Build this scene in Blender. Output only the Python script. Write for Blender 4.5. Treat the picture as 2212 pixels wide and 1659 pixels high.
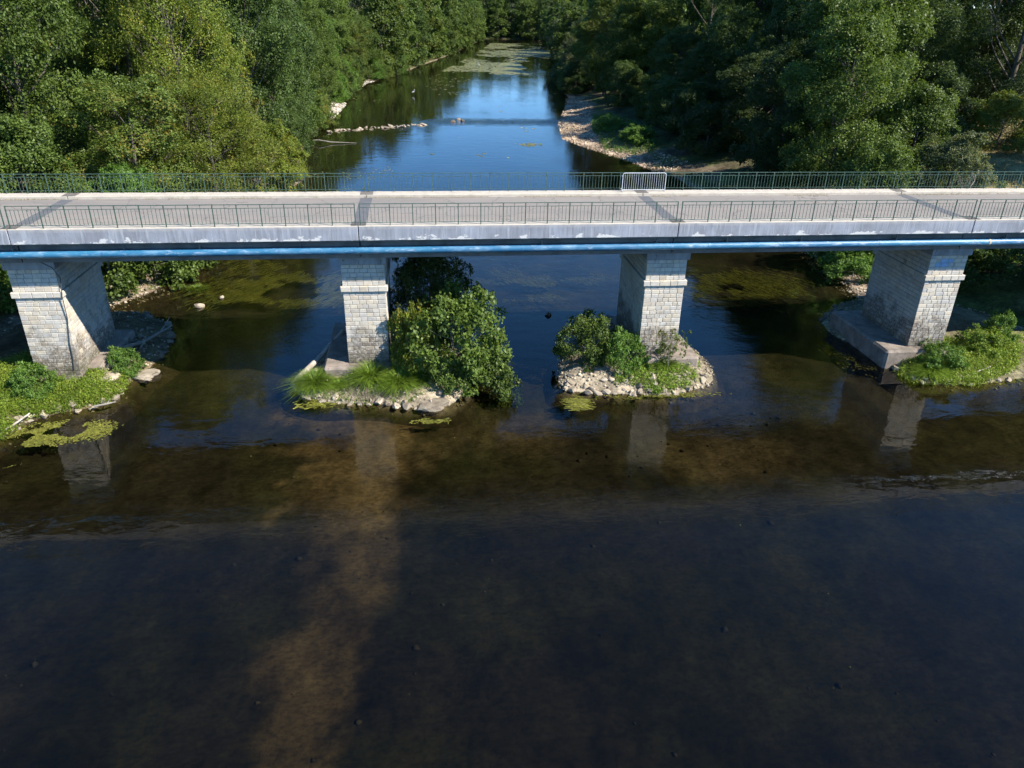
import bpy, bmesh, math, random
import numpy as np
from mathutils import Vector, Matrix

random.seed(7)
for _o in list(bpy.data.objects):
    bpy.data.objects.remove(_o, do_unlink=True)
SC = bpy.context.scene
COL = SC.collection

# ------------------------------------------------------------------ camera
CAM = np.array([0.0, -35.9595, 17.5219])
FOC = 2841.9 / 3840.0                       # focal length / picture width
pi_, ya_, ro_ = math.radians(26.3258), math.radians(7.0932), math.radians(1.2412)
FW = np.array([math.sin(ya_) * math.cos(pi_), math.cos(ya_) * math.cos(pi_), -math.sin(pi_)])
_rt = np.array([math.cos(ya_), -math.sin(ya_), 0.0])
_up = np.cross(_rt, FW)
RT = math.cos(ro_) * _rt + math.sin(ro_) * _up
UP = -math.sin(ro_) * _rt + math.cos(ro_) * _up
cd = bpy.data.cameras.new('camera')
cd.sensor_width = 36.0
cd.lens = 36.0 * FOC
cd.clip_start = 0.5
cd.clip_end = 3000
cam = bpy.data.objects.new('camera', cd)
COL.objects.link(cam)
cam.matrix_world = Matrix(((RT[0], UP[0], -FW[0], CAM[0]), (RT[1], UP[1], -FW[1], CAM[1]),
                           (RT[2], UP[2], -FW[2], CAM[2]), (0, 0, 0, 1)))
SC.camera = cam


def P(x, y, z=0.0, Y=None):
    """point of the picture (2212 x 1659 grid) on the plane of height z, or on the upright plane at depth Y"""
    d = FW + RT * (x - 1106.0) / (2212 * FOC) - UP * (y - 829.5) / (2212 * FOC)
    t = (z - CAM[2]) / d[2] if Y is None else (Y - CAM[1]) / d[1]
    return CAM + t * d


# ------------------------------------------------------------------ light
SUN = Vector((1.6, -1.0, 1.77)).normalized()
W = bpy.data.worlds.new('World')
SC.world = W
W.use_nodes = True
wn = W.node_tree.nodes
bg = wn['Background']
sky = wn.new('ShaderNodeTexSky')
sky.sky_type = 'NISHITA'
sky.sun_disc = False
sky.sun_elevation = math.asin(SUN.z)
sky.sun_rotation = math.atan2(SUN.x, SUN.y)
sky.altitude = 100
sky.air_density = 0.62
sky.dust_density = 0.0
sky.ozone_density = 4.0
hsv = wn.new('ShaderNodeHueSaturation')
hsv.inputs['Saturation'].default_value = 1.18
hsv.inputs['Hue'].default_value = 0.496
W.node_tree.links.new(sky.outputs[0], hsv.inputs['Color'])
W.node_tree.links.new(hsv.outputs[0], bg.inputs[0])
bg.inputs[1].default_value = 0.15
sd = bpy.data.lights.new('sun', 'SUN')
sd.energy = 5.0
sd.angle = math.radians(0.53)
sd.color = (1.0, 0.935, 0.82)
so = bpy.data.objects.new('sun', sd)
COL.objects.link(so)
so.rotation_euler = SUN.to_track_quat('Z', 'Y').to_euler()
SC.view_settings.view_transform = 'Standard'
SC.view_settings.look = 'None'
SC.view_settings.exposure = 0.9
SC.view_settings.gamma = 1.0
SC.view_settings.use_curve_mapping = False
SC.render.engine = 'CYCLES'
SC.cycles.use_denoising = True
SC.cycles.use_adaptive_sampling = True
SC.cycles.adaptive_threshold = 0.02
SC.cycles.use_light_tree = False
SC.cycles.max_bounces = 4
SC.cycles.diffuse_bounces = 2
SC.cycles.glossy_bounces = 2
SC.cycles.transmission_bounces = 3
SC.cycles.transparent_max_bounces = 6
SC.cycles.caustics_reflective = False
SC.cycles.caustics_refractive = False
SC.cycles.sample_clamp_indirect = 6.0

# ------------------------------------------------------------------ helpers
def empty(name, loc=(0, 0, 0), rz=0.0):
    o = bpy.data.objects.new(name, None)
    o.empty_display_size = 0.2
    COL.objects.link(o)
    o.location = tuple(float(c) for c in loc)
    o.rotation_euler = (0, 0, rz)
    return o


def tag(o, label=None, cat=None, group=None, kind=None):
    if label: o['label'] = label
    if cat: o['category'] = cat
    if group: o['group'] = group
    if kind: o['kind'] = kind
    return o


def obj(name, me, mat=None, parent=None, loc=None, rot=None, scale=None):
    o = bpy.data.objects.new(name, me)
    COL.objects.link(o)
    if mat is not None:
        if len(me.materials) == 0:
            me.materials.append(mat)
        if me.materials[0] != mat:
            o.material_slots[0].link = 'OBJECT'
            o.material_slots[0].material = mat
    if parent: o.parent = parent
    if loc is not None: o.location = tuple(float(c) for c in loc)
    if rot is not None: o.rotation_euler = rot
    if scale is not None: o.scale = scale
    return o


def np_mesh(name, V, F, col=None, smooth=False):
    """V (n,3), F (m,k) constant k"""
    V = np.ascontiguousarray(V, dtype=np.float32)
    F = np.ascontiguousarray(F, dtype=np.int32)
    me = bpy.data.meshes.new(name)
    m, k = F.shape
    me.vertices.add(len(V))
    me.vertices.foreach_set('co', V.ravel())
    me.loops.add(m * k)
    me.loops.foreach_set('vertex_index', F.ravel())
    me.polygons.add(m)
    me.polygons.foreach_set('loop_start', np.arange(0, m * k, k, dtype=np.int32))
    if smooth:
        me.polygons.foreach_set('use_smooth', np.ones(m, dtype=bool))
    if col is not None:
        c = np.ones((len(V), 4), dtype=np.float32)
        c[:, :3] = col
        a = me.color_attributes.new('Col', 'FLOAT_COLOR', 'POINT')
        a.data.foreach_set('color', c.ravel())
    me.update(calc_edges=True)
    return me


class MB:
    def __init__(s): s.v, s.f, s.sm = [], [], []

    def add(s, vs, fs, smooth=False):
        b = len(s.v)
        s.v += [tuple(map(float, v)) for v in vs]
        s.f += [tuple(i + b for i in f) for f in fs]
        s.sm += [smooth] * len(fs)

    def box(s, a, b, ch=0.0):
        x0, y0, z0 = a
        x1, y1, z1 = b
        if ch <= 0:
            s.add([(x0, y0, z0), (x1, y0, z0), (x1, y1, z0), (x0, y1, z0), (x0, y0, z1), (x1, y0, z1), (x1, y1, z1), (x0, y1, z1)],
                  [(0, 3, 2, 1), (4, 5, 6, 7), (0, 1, 5, 4), (1, 2, 6, 5), (2, 3, 7, 6), (3, 0, 4, 7)])
        else:
            bm = bmesh.new()
            bmesh.ops.create_cube(bm, size=1)
            for v in bm.verts:
                v.co = ((x0 + x1) / 2 + v.co.x * (x1 - x0), (y0 + y1) / 2 + v.co.y * (y1 - y0), (z0 + z1) / 2 + v.co.z * (z1 - z0))
            bmesh.ops.bevel(bm, geom=bm.edges[:], offset=ch, segments=1, affect='EDGES', profile=0.5)
            bm.verts.index_update()
            s.add([v.co for v in bm.verts], [[v.index for v in f.verts] for f in bm.faces])
            bm.free()

    def tube(s, pts, rad, n=8, caps=True, smooth=True):
        pts = [Vector(tuple(map(float, p))) for p in pts]
        if not hasattr(rad, '__len__'): rad = [rad] * len(pts)
        vs, fs = [], []
        prev = None
        for i, p in enumerate(pts):
            t = (pts[min(i + 1, len(pts) - 1)] - pts[max(i - 1, 0)])
            if t.length < 1e-9: t = Vector((0, 0, 1))
            t.normalize()
            if prev is None:
                u = t.orthogonal().normalized()
            else:
                u = (prev - t * prev.dot(t))
                u = u.normalized() if u.length > 1e-6 else t.orthogonal().normalized()
            prev = u
            w = t.cross(u)
            for k in range(n):
                a = 2 * math.pi * k / n
                vs.append(p + (u * math.cos(a) + w * math.sin(a)) * rad[i])
        for i in range(len(pts) - 1):
            for k in range(n):
                k2 = (k + 1) % n
                fs.append((i * n + k, i * n + k2, (i + 1) * n + k2, (i + 1) * n + k))
        s.add(vs, fs, smooth)
        if caps:
            s.add(vs[:n], [tuple(range(n - 1, -1, -1))])
            s.add(vs[-n:], [tuple(range(n))])

    def mesh(s, name):
        me = bpy.data.meshes.new(name)
        me.from_pydata(s.v, [], s.f)
        me.polygons.foreach_set('use_smooth', s.sm)
        me.update()
        return me


def vnoise(x, y, seed=0):
    x = np.asarray(x, dtype=float); y = np.asarray(y, dtype=float)
    xi = np.floor(x).astype(np.int64); yi = np.floor(y).astype(np.int64)
    fx = x - xi; fy = y - yi
    fx = fx * fx * (3 - 2 * fx); fy = fy * fy * (3 - 2 * fy)

    def h(a, b):
        n = (a * 374761393 + b * 668265263 + seed * 982451653) & 0x7fffffff
        n = ((n ^ (n >> 13)) * 1274126177) & 0x7fffffff
        return ((n ^ (n >> 16)) & 0xffff) / 65535.0
    return (h(xi, yi) * (1 - fx) + h(xi + 1, yi) * fx) * (1 - fy) + (h(xi, yi + 1) * (1 - fx) + h(xi + 1, yi + 1) * fx) * fy


def fbm(x, y, seed=0, oct=4):
    s, a, t = 0.0, 0.5, 0.0
    for o in range(oct):
        s = s + a * vnoise(np.asarray(x) * 2 ** o, np.asarray(y) * 2 ** o, seed + o * 17)
        t += a
        a *= 0.5
    return s / t


def sstep(a, b, x):
    t = np.clip((np.asarray(x, dtype=float) - a) / (b - a), 0, 1)
    return t * t * (3 - 2 * t)


# ------------------------------------------------------------------ materials
class NT:
    def __init__(s, name):
        s.m = bpy.data.materials.new(name)
        s.m.use_nodes = True
        s.t = s.m.node_tree
        s.t.nodes.clear()
        s.out = s.t.nodes.new('ShaderNodeOutputMaterial')

    def n(s, typ, **k):
        nd = s.t.nodes.new('ShaderNode' + typ)
        for a, b in k.items():
            if a in ('ins',):
                for i, v in b.items():
                    if isinstance(v, bpy.types.NodeSocket): s.t.links.new(v, nd.inputs[i])
                    else: nd.inputs[i].default_value = v
            else: setattr(nd, a, b)
        return nd

    def pos(s, scale=(1, 1, 1)):
        g = s.n('NewGeometry')
        m = s.n('Mapping', ins={'Vector': g.outputs['Position'], 'Scale': scale})
        return m.outputs[0]

    def noise(s, scale, vec=None, detail=4, rough=0.55, dist=0.0):
        ins = {'Scale': scale, 'Detail': detail, 'Roughness': rough, 'Distortion': dist}
        ins['Vector'] = vec if vec is not None else s.pos()
        return s.n('TexNoise', ins=ins).outputs['Fac']

    def ramp(s, fac, stops, interp='LINEAR'):
        r = s.n('ValToRGB', ins={0: fac})
        r.color_ramp.interpolation = interp
        e = r.color_ramp.elements
        while len(e) < len(stops): e.new(0.5)
        for el, (p, c) in zip(e, stops):
            el.position = p
            el.color = (c, c, c, 1) if not hasattr(c, '__len__') else (*c, 1)
        return r.outputs[0]

    def mix(s, a, b, fac, mode='MIX'):
        nd = s.n('Mix', data_type='RGBA', blend_type=mode)
        for i, v in ((0, fac), (6, a), (7, b)):
            if isinstance(v, bpy.types.NodeSocket): s.t.links.new(v, nd.inputs[i])
            elif hasattr(v, '__len__'): nd.inputs[i].default_value = (*v, 1)
            else: nd.inputs[i].default_value = v if i == 0 else (v, v, v, 1)
        return nd.outputs[2]

    def math(s, op, a, b=0.0, clamp=False):
        nd = s.n('Math', operation=op, use_clamp=clamp, ins={0: a, 1: b})
        return nd.outputs[0]

    def bump(s, h, strength=0.3, dist=0.02):
        return s.n('Bump', ins={'Height': h, 'Strength': strength, 'Distance': dist}).outputs[0]

    def done(s, color, rough=0.8, bump=None, spec=0.3, metal=0.0):
        ins = {'Base Color': color if isinstance(color, bpy.types.NodeSocket) else (*color, 1),
               'Roughness': rough, 'Specular IOR Level': spec, 'Metallic': metal}
        if bump is not None: ins['Normal'] = bump
        b = s.n('BsdfPrincipled', ins=ins)
        s.t.links.new(b.outputs[0], s.out.inputs[0])
        return s.m


def mat_stone(name, per_island=False, tint=None):
    t = NT(name)
    if per_island: rnd = t.n('NewGeometry').outputs['Random Per Island']
    else: rnd = t.n('ObjectInfo').outputs['Random']
    base = t.ramp(rnd, [(0.0, (0.47, 0.43, 0.375)), (0.18, (0.66, 0.585, 0.465)), (0.36, (0.56, 0.53, 0.485)), (0.52, (0.66, 0.60, 0.50)),
                        (0.68, (0.50, 0.48, 0.45)), (0.84, (0.61, 0.56, 0.485)), (1.0, (0.54, 0.465, 0.365))])
    if tint: base = t.mix(base, tint, 0.85)
    n1 = t.noise(5.0, detail=6)
    base = t.mix(base, t.ramp(n1, [(0.3, 0.80), (0.62, 1.0)]), 1.0, 'MULTIPLY')
    # weathering: dark algae bloom over the lower courses, broken by patches washed clean
    z = t.n('SeparateXYZ', ins={0: t.n('NewGeometry').outputs['Position']}).outputs['Z']
    hgt = t.n('MapRange', ins={0: z, 1: 1.2, 2: 3.6, 3: 1.0, 4: 0.0}).outputs[0]
    p = t.noise(1.1, detail=5, rough=0.65)
    m = t.math('MULTIPLY', t.math('ADD', hgt, t.math('MULTIPLY', t.math('SUBTRACT', p, 0.5), 2.4)), 1.0, True)
    m = t.ramp(m, [(0.24, 0.0), (0.66, 0.9)])
    m = t.math('MULTIPLY', m, t.ramp(t.noise(9.0, detail=5, rough=0.7), [(0.36, 0.15), (0.5, 1.0)]))
    m = t.math('MULTIPLY', m, t.ramp(rnd, [(0.0, 1.0), (0.12, 0.9), (0.16, 0.35), (0.22, 1.0), (0.62, 0.95), (0.66, 0.4), (0.72, 1.0)]))
    base = t.mix(base, (0.15, 0.125, 0.10), m)
    tide = t.n('MapRange', ins={0: z, 1: 1.15, 2: 1.75, 3: 0.85, 4: 0.0}).outputs[0]
    base = t.mix(base, (0.085, 0.08, 0.05), t.math('MULTIPLY', tide, t.ramp(t.noise(3.0, detail=6, rough=0.7), [(0.38, 0.1), (0.6, 1.0)])))
    blk = t.ramp(t.noise(2.3, detail=6, rough=0.7), [(0.66, 0.0), (0.72, 0.7)])
    base = t.mix(base, (0.07, 0.065, 0.055), blk)
    return t.done(base, 0.85, t.bump(t.noise(28, detail=6, rough=0.65), 0.5, 0.012), 0.2)


def mat_simple(name, c1, c2, scale=6.0, rough=0.85, bs=30, bstr=0.4, bd=0.01, c3=None, th=(0.35, 0.65), spec=0.25, stretch=(1, 1, 1), rnd=0.0):
    t = NT(name)
    n1 = t.noise(scale, t.pos(stretch), detail=6, rough=0.6)
    c = t.mix(c1, c2, t.ramp(n1, [(th[0], 0.0), (th[1], 1.0)]))
    if c3: c = t.mix(c, c3, t.ramp(t.noise(scale * 3.1, t.pos(stretch), detail=6, rough=0.7), [(0.6, 0.0), (0.68, 1.0)]))
    if rnd: c = t.mix(c, t.ramp(t.n('ObjectInfo').outputs['Random'], [(0, 1 - rnd), (1, 1 + rnd)]), 1.0, 'MULTIPLY')
    return t.done(c, rough, t.bump(t.noise(bs, detail=5), bstr, bd), spec)


M = {}
M['stone'] = mat_stone('limestone_block')
M['stone_join'] = mat_stone('limestone_courses', per_island=True)
M['stone_blue'] = mat_stone('limestone_blue_paint', tint=(0.30, 0.45, 0.66))
M['mortar'] = mat_simple('mortar', (0.13, 0.115, 0.095), (0.21, 0.185, 0.155), 8)
M['footing'] = mat_simple('footing_concrete', (0.32, 0.262, 0.22), (0.17, 0.145, 0.12), 1.6, c3=(0.08, 0.068, 0.055), bs=14, bstr=0.7, bd=0.03)
M['cap'] = mat_simple('cap_concrete', (0.34, 0.35, 0.36), (0.22, 0.22, 0.22), 2.0, c3=(0.09, 0.085, 0.08), stretch=(1, 1, 0.35))
M['girder'] = mat_simple('girder_concrete', (0.13, 0.125, 0.12), (0.22, 0.21, 0.20), 1.2, stretch=(1, 1, 0.3))
M['kerb'] = mat_simple('kerb_concrete', (0.51, 0.46, 0.385), (0.385, 0.35, 0.30), 2.6, c3=(0.30, 0.28, 0.24), th=(0.4, 0.75))
M['kerb_patch'] = mat_simple('kerb_tar', (0.20, 0.175, 0.15), (0.13, 0.12, 0.11), 5)
M['patch'] = mat_simple('joint_tar', (0.105, 0.108, 0.118), (0.15, 0.152, 0.158), 3.0, th=(.3, .75))
M['rail'] = mat_simple('green_rail_paint', (0.045, 0.085, 0.068), (0.065, 0.115, 0.092), 9, rough=0.55, c3=(0.42, 0.43, 0.38), bstr=0.1)
M['barrier'] = mat_simple('galvanised_barrier', (0.62, 0.65, 0.66), (0.48, 0.51, 0.53), 6, rough=0.45, bstr=0.1, spec=0.5)
M['wood'] = mat_simple('driftwood', (0.50, 0.45, 0.38), (0.30, 0.26, 0.22), 5, c3=(0.14, 0.12, 0.10), stretch=(1, 0.35, 1), bstr=0.8, bd=0.02)
M['bark'] = mat_simple('bark', (0.085, 0.07, 0.055), (0.155, 0.135, 0.11), 3, stretch=(2, 2, 0.5), bstr=0.8, bd=0.03)
M['deadwood'] = mat_simple('dead_branch', (0.27, 0.245, 0.21), (0.17, 0.155, 0.13), 4)
M['rock'] = mat_simple('limestone_rock', (0.41, 0.35, 0.265), (0.235, 0.19, 0.145), 2.2, c3=(0.13, 0.115, 0.065), bs=12, bstr=0.7, bd=0.03, rnd=0.28)
M['rock_dark'] = mat_simple('shaded_and_wet_rock', (0.14, 0.115, 0.085), (0.22, 0.185, 0.14), 2.6, c3=(0.09, 0.085, 0.04), bs=12, bstr=0.7, bd=0.03, rnd=0.25)  # darker rock copy: shade put into the colour of rubble, also river stones
M['rust'] = mat_simple('rusty_collar', (0.45, 0.34, 0.22), (0.62, 0.56, 0.46), 14)
M['cable'] = mat_simple('cable_rubber', (0.06, 0.06, 0.065), (0.10, 0.10, 0.10), 5, rough=0.6)
M['conduit'] = mat_simple('conduit_pvc', (0.55, 0.58, 0.62), (0.45, 0.48, 0.5), 5, rough=0.5)
M['egret'] = mat_simple('white_feather', (0.8, 0.8, 0.78), (0.7, 0.7, 0.68), 20)
M['heron'] = mat_simple('grey_feather', (0.42, 0.44, 0.46), (0.55, 0.55, 0.54), 20)


def mat_asphalt():
    t = NT('worn_asphalt')
    c = t.mix((0.268, 0.243, 0.220), (0.228, 0.210, 0.193), t.ramp(t.noise(0.35, t.pos((0.35, 1, 1)), detail=5), [(0.35, 0.0), (0.65, 1.0)]))
    c = t.mix(c, (0.31, 0.268, 0.232), t.ramp(t.noise(1.4, t.pos((0.15, 1, 1)), detail=4), [(0.5, 0.0), (0.75, 0.6)]))
    c = t.mix(c, t.ramp(t.noise(60, detail=3, rough=0.8), [(0.3, 0.80), (0.7, 1.12)]), 1.0, 'MULTIPLY')
    vo = t.n('TexVoronoi', feature='DISTANCE_TO_EDGE', ins={'Scale': 0.42, 'Vector': t.n('VectorMath', operation='ADD', ins={0: t.pos(), 1: t.n('TexNoise', ins={'Vector': t.pos(), 'Scale': 1.3, 'Detail': 5.0}).outputs['Color']}).outputs[0]})
    c = t.mix(c, (0.10, 0.095, 0.09), t.ramp(vo.outputs['Distance'], [(0.0, 0.75), (0.012, 0.0)]))
    c = t.mix(c, (0.17, 0.16, 0.15), t.ramp(t.noise(0.6, t.pos((0.25, 1.6, 1)), detail=6, rough=0.65), [(0.58, 0.0), (0.66, 0.45)]))
    return t.done(c, 0.9, t.bump(t.noise(90, detail=3), 0.5, 0.006), 0.2)


M['asphalt'] = mat_asphalt()


def mat_fascia():
    t = NT('fascia_concrete')
    c = t.mix((0.235, 0.25, 0.285), (0.335, 0.36, 0.42), t.ramp(t.noise(0.9, t.pos((1, 1, 0.6)), detail=6), [(0.35, 0.0), (0.62, 1.0)]))
    streak = t.noise(5.0, t.pos((1, 1, 0.10)), detail=5, rough=0.7)
    c = t.mix(c, (0.19, 0.20, 0.23), t.ramp(streak, [(0.48, 0.0), (0.66, 0.75)]))
    c = t.mix(c, (0.42, 0.44, 0.48), t.ramp(t.noise(7.0, t.pos((1, 1, 0.08)), detail=4), [(0.56, 0.0), (0.68, 0.7)]))
    z = t.n('SeparateXYZ', ins={0: t.n('NewGeometry').outputs['Position']}).outputs['Z']
    top = t.n('MapRange', ins={0: z, 1: 8.25, 2: 8.45, 3: 0.0, 4: 1.0}).outputs[0]
    c = t.mix(c, (0.46, 0.43, 0.40), t.math('MULTIPLY', top, t.ramp(t.noise(3.0, detail=6), [(0.35, 0.2), (0.6, 1.0)])))
    low = t.n('MapRange', ins={0: z, 1: 7.76, 2: 8.14, 3: 0.17, 4: -0.05}).outputs[0]
    fl = t.math('ADD', t.noise(1.5, t.pos((1, 1, 1.6)), detail=7, rough=0.62), low)
    c = t.mix(c, (0.60, 0.60, 0.59), t.ramp(fl, [(0.665, 0.0), (0.69, 1.0)]))
    lich = t.math('MULTIPLY', t.ramp(t.noise(2.4, detail=5), [(0.71, 0.0), (0.73, 1.0)]), top)
    c = t.mix(c, (0.55, 0.26, 0.06), lich)
    c = t.mix(c, (0.10, 0.10, 0.105), t.ramp(t.noise(4.2, detail=8, rough=0.75), [(0.695, 0.0), (0.72, 0.8)]))
    return t.done(c, 0.85, t.bump(t.noise(14, detail=7, rough=0.65), 0.4, 0.02), 0.2)


M['fascia'] = mat_fascia()


def mat_pipe():
    t = NT('blue_pipe_paint')
    r = t.n('ObjectInfo').outputs['Random']
    base = t.mix((0.022, 0.115, 0.25), (0.035, 0.18, 0.32), r)
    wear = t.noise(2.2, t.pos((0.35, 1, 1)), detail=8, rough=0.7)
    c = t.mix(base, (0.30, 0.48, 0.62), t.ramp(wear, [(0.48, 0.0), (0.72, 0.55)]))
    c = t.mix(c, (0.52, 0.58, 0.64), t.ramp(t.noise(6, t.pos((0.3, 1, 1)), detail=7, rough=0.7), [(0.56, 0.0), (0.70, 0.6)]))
    c = t.mix(c, (0.10, 0.11, 0.13), t.ramp(t.noise(9, t.pos((0.7, 1, 1)), detail=7), [(0.66, 0.0), (0.72, 0.8)]))
    return t.done(c, 0.46, t.bump(t.noise(25, detail=4), 0.15, 0.004), 0.6)


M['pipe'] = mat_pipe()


def mat_leaf(name, cA, cB, cC=None, trans=0.42):
    t = NT(name)
    v = t.n('VertexColor', layer_name='Col').outputs['Color']
    sp = t.n('SeparateColor', ins={0: v})
    c = t.mix(cA, cB, sp.outputs[0])
    if cC: c = t.mix(c, cC, t.ramp(sp.outputs[2], [(0.80, 0.0), (0.92, 0.8)]))
    c = t.mix(c, t.ramp(sp.outputs[1], [(0.0, 0.62), (1.0, 1.38)]), 1.0, 'MULTIPLY')
    oi = t.n('ObjectInfo').outputs['Random']
    c = t.mix(c, t.ramp(oi, [(0.0, 0.80), (1.0, 1.2)]), 1.0, 'MULTIPLY')
    b = t.n('BsdfPrincipled', ins={'Base Color': c, 'Roughness': 0.5, 'Specular IOR Level': 0.35})
    tc = t.mix(c, (1.25, 1.15, 0.35), 0.6, 'MULTIPLY')
    tr = t.n('BsdfTranslucent', ins={'Color': tc})
    mx = t.n('MixShader', ins={0: trans, 1: b.outputs[0], 2: tr.outputs[0]})
    t.t.links.new(mx.outputs[0], t.out.inputs[0])
    return t.m


L = {
    'olive': mat_leaf('leaf_olive', (0.090, 0.140, 0.025), (0.165, 0.225, 0.040), (0.27, 0.21, 0.035)),
    'mid': mat_leaf('leaf_mid', (0.075, 0.125, 0.022), (0.14, 0.20, 0.036)),
    'dark': mat_leaf('leaf_dark', (0.052, 0.092, 0.022), (0.098, 0.150, 0.033)),
    'lime': mat_leaf('leaf_lime', (0.115, 0.165, 0.021), (0.20, 0.245, 0.034), (0.32, 0.26, 0.04)),
    'fresh': mat_leaf('leaf_fresh', (0.085, 0.175, 0.025), (0.155, 0.26, 0.045)),
    'grey': mat_leaf('leaf_greygreen', (0.10, 0.13, 0.05), (0.17, 0.19, 0.085)),
    'deep': mat_leaf('leaf_shade', (0.042, 0.072, 0.018), (0.076, 0.116, 0.027)),
    'grass': mat_leaf('leaf_grass', (0.12, 0.22, 0.022), (0.25, 0.36, 0.045), (0.36, 0.34, 0.09)),
    'cover': mat_leaf('leaf_groundcover', (0.115, 0.195, 0.02), (0.26, 0.345, 0.04), (0.36, 0.33, 0.08)),
    'dry': mat_leaf('leaf_dry_grass', (0.24, 0.20, 0.08), (0.38, 0.32, 0.15), (0.14, 0.2, 0.04)),
    'weed': mat_leaf('leaf_waterweed', (0.10, 0.11, 0.018), (0.20, 0.195, 0.034), (0.08, 0.08, 0.025), 0.1),
    'scum': mat_leaf('leaf_floating_mat', (0.115, 0.115, 0.03), (0.20, 0.19, 0.06), (0.12, 0.17, 0.03), 0.1),
}


def mat_ground():
    t = NT('river_ground')
    v = t.n('VertexColor', layer_name='Col').outputs['Color']
    c = t.mix(v, t.ramp(t.noise(1.7, detail=8, rough=0.7), [(0.28, 0.55), (0.72, 1.5)]), 1.0, 'MULTIPLY')
    c = t.mix(c, t.ramp(t.noise(4.3, t.pos((1, 1.5, 1)), detail=6, rough=0.65), [(0.36, 0.66), (0.56, 1.1)]), 1.0, 'MULTIPLY')
    c = t.mix(c, t.ramp(t.noise(0.42, t.pos((1, 0.6, 1)), detail=7, rough=0.62), [(0.36, 0.5), (0.66, 1.45)]), 1.0, 'MULTIPLY')
    c = t.mix(c, t.ramp(t.n('TexVoronoi', ins={'Scale': 5.0, 'Vector': t.pos()}).outputs['Color'], [(0.0, 0.8), (1.0, 1.2)]), 0.6, 'MULTIPLY')
    return t.done(c, 0.95, t.bump(t.noise(7, detail=7, rough=0.7), 0.8, 0.06), 0.1)


M['ground'] = mat_ground()


def mat_water():
    t = NT('river_water')
    p1 = t.noise(0.55, t.pos((1.0, 1.7, 1)), detail=3, rough=0.5, dist=0.4)
    p2 = t.noise(4.2, t.pos((0.8, 1.6, 1)), detail=3, rough=0.55, dist=0.3)
    amp = t.ramp(t.noise(0.09, t.pos((1.0, 0.55, 1)), detail=3), [(0.42, 0.05), (0.68, 1.0)])
    p3 = t.noise(13.0, t.pos((0.7, 1.3, 1)), detail=2, rough=0.5, dist=0.2)
    h = t.math('ADD', t.math('MULTIPLY', p1, 0.015), t.math('MULTIPLY', t.math('MULTIPLY', p2, amp), 0.0075))
    h = t.math('ADD', h, t.math('MULTIPLY', t.math('MULTIPLY', p3, amp), 0.0006))
    sx_ = t.n('SeparateXYZ', ins={0: t.n('NewGeometry').outputs['Position']})
    off = t.math('ABSOLUTE', t.math('SUBTRACT', t.math('ADD', sx_.outputs['Y'], t.math('MULTIPLY', p1, 6.0)), 103.5))
    rif = t.math('MULTIPLY', t.n('MapRange', ins={0: off, 1: 0.5, 2: 5.0, 3: 1.0, 4: 0.0}).outputs[0], t.n('MapRange', ins={0: sx_.outputs['X'], 1: 0.0, 2: 6.0, 3: 0.0, 4: 1.0}).outputs[0])
    p4 = t.noise(1.6, t.pos((0.7, 1.8, 1)), detail=4, rough=0.6)
    h = t.math('ADD', h, t.math('MULTIPLY', t.math('MULTIPLY', p4, rif), 0.10))
    nb = t.n('Bump', ins={'Height': h, 'Strength': 1.0, 'Distance': 1.0}).outputs[0]
    fr = t.n('Fresnel', ins={'IOR': 1.333, 'Normal': nb}).outputs[0]
    g = t.n('BsdfGlossy', ins={'Color': (1, 1, 1, 1), 'Roughness': 0.02, 'Normal': nb})
    tr = t.n('BsdfTransparent', ins={'Color': (0.60, 0.59, 0.47, 1)})
    mx = t.n('MixShader', ins={0: fr, 1: tr.outputs[0], 2: g.outputs[0]})
    t.t.links.new(mx.outputs[0], t.out.inputs[0])
    return t.m


M['water'] = mat_water()

# ------------------------------------------------------------------ terrain
YL = [-260, -40, -20, -9, -4, 0, 6, 12, 15, 22, 30, 45, 52, 60, 80, 96, 118, 150, 172, 194, 285, 449, 520, 900]
XL = [-60, -34, -27, -23, -21, -20.5, -20.5, -20.2, -17.8, -17, -15.2, -14.5, -12.6, -14.5, -16.5, -15.6, -14.8, -14.8, -13.2, -7, 10, 36, 45, 45]
YR = [-260, -40, -20, -8, -3, 0, 4, 8, 11, 17, 25, 40, 53, 63, 75, 82, 100, 124, 140, 165, 210, 376, 450, 520, 900]
XR = [90, 54, 47, 40, 36, 34, 33, 30.8, 30.2, 31, 32, 31, 29.6, 27.5, 23.6, 22, 24.4, 30, 33, 36.2, 43, 67.2, 75, 80, 80]


def bank_d(x, y):
    wob = (fbm(y * 0.22, y * 0.0 + 3.1, 5, 3) - 0.5) * 1.6
    dl = np.interp(y, YL, XL) + wob - x
    dr = x - (np.interp(y, YR, XR) - wob)
    df = (y - 496 - (fbm(x * 0.05, x * 0, 9, 3) - .5) * 10)
    return dl, dr, df


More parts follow.
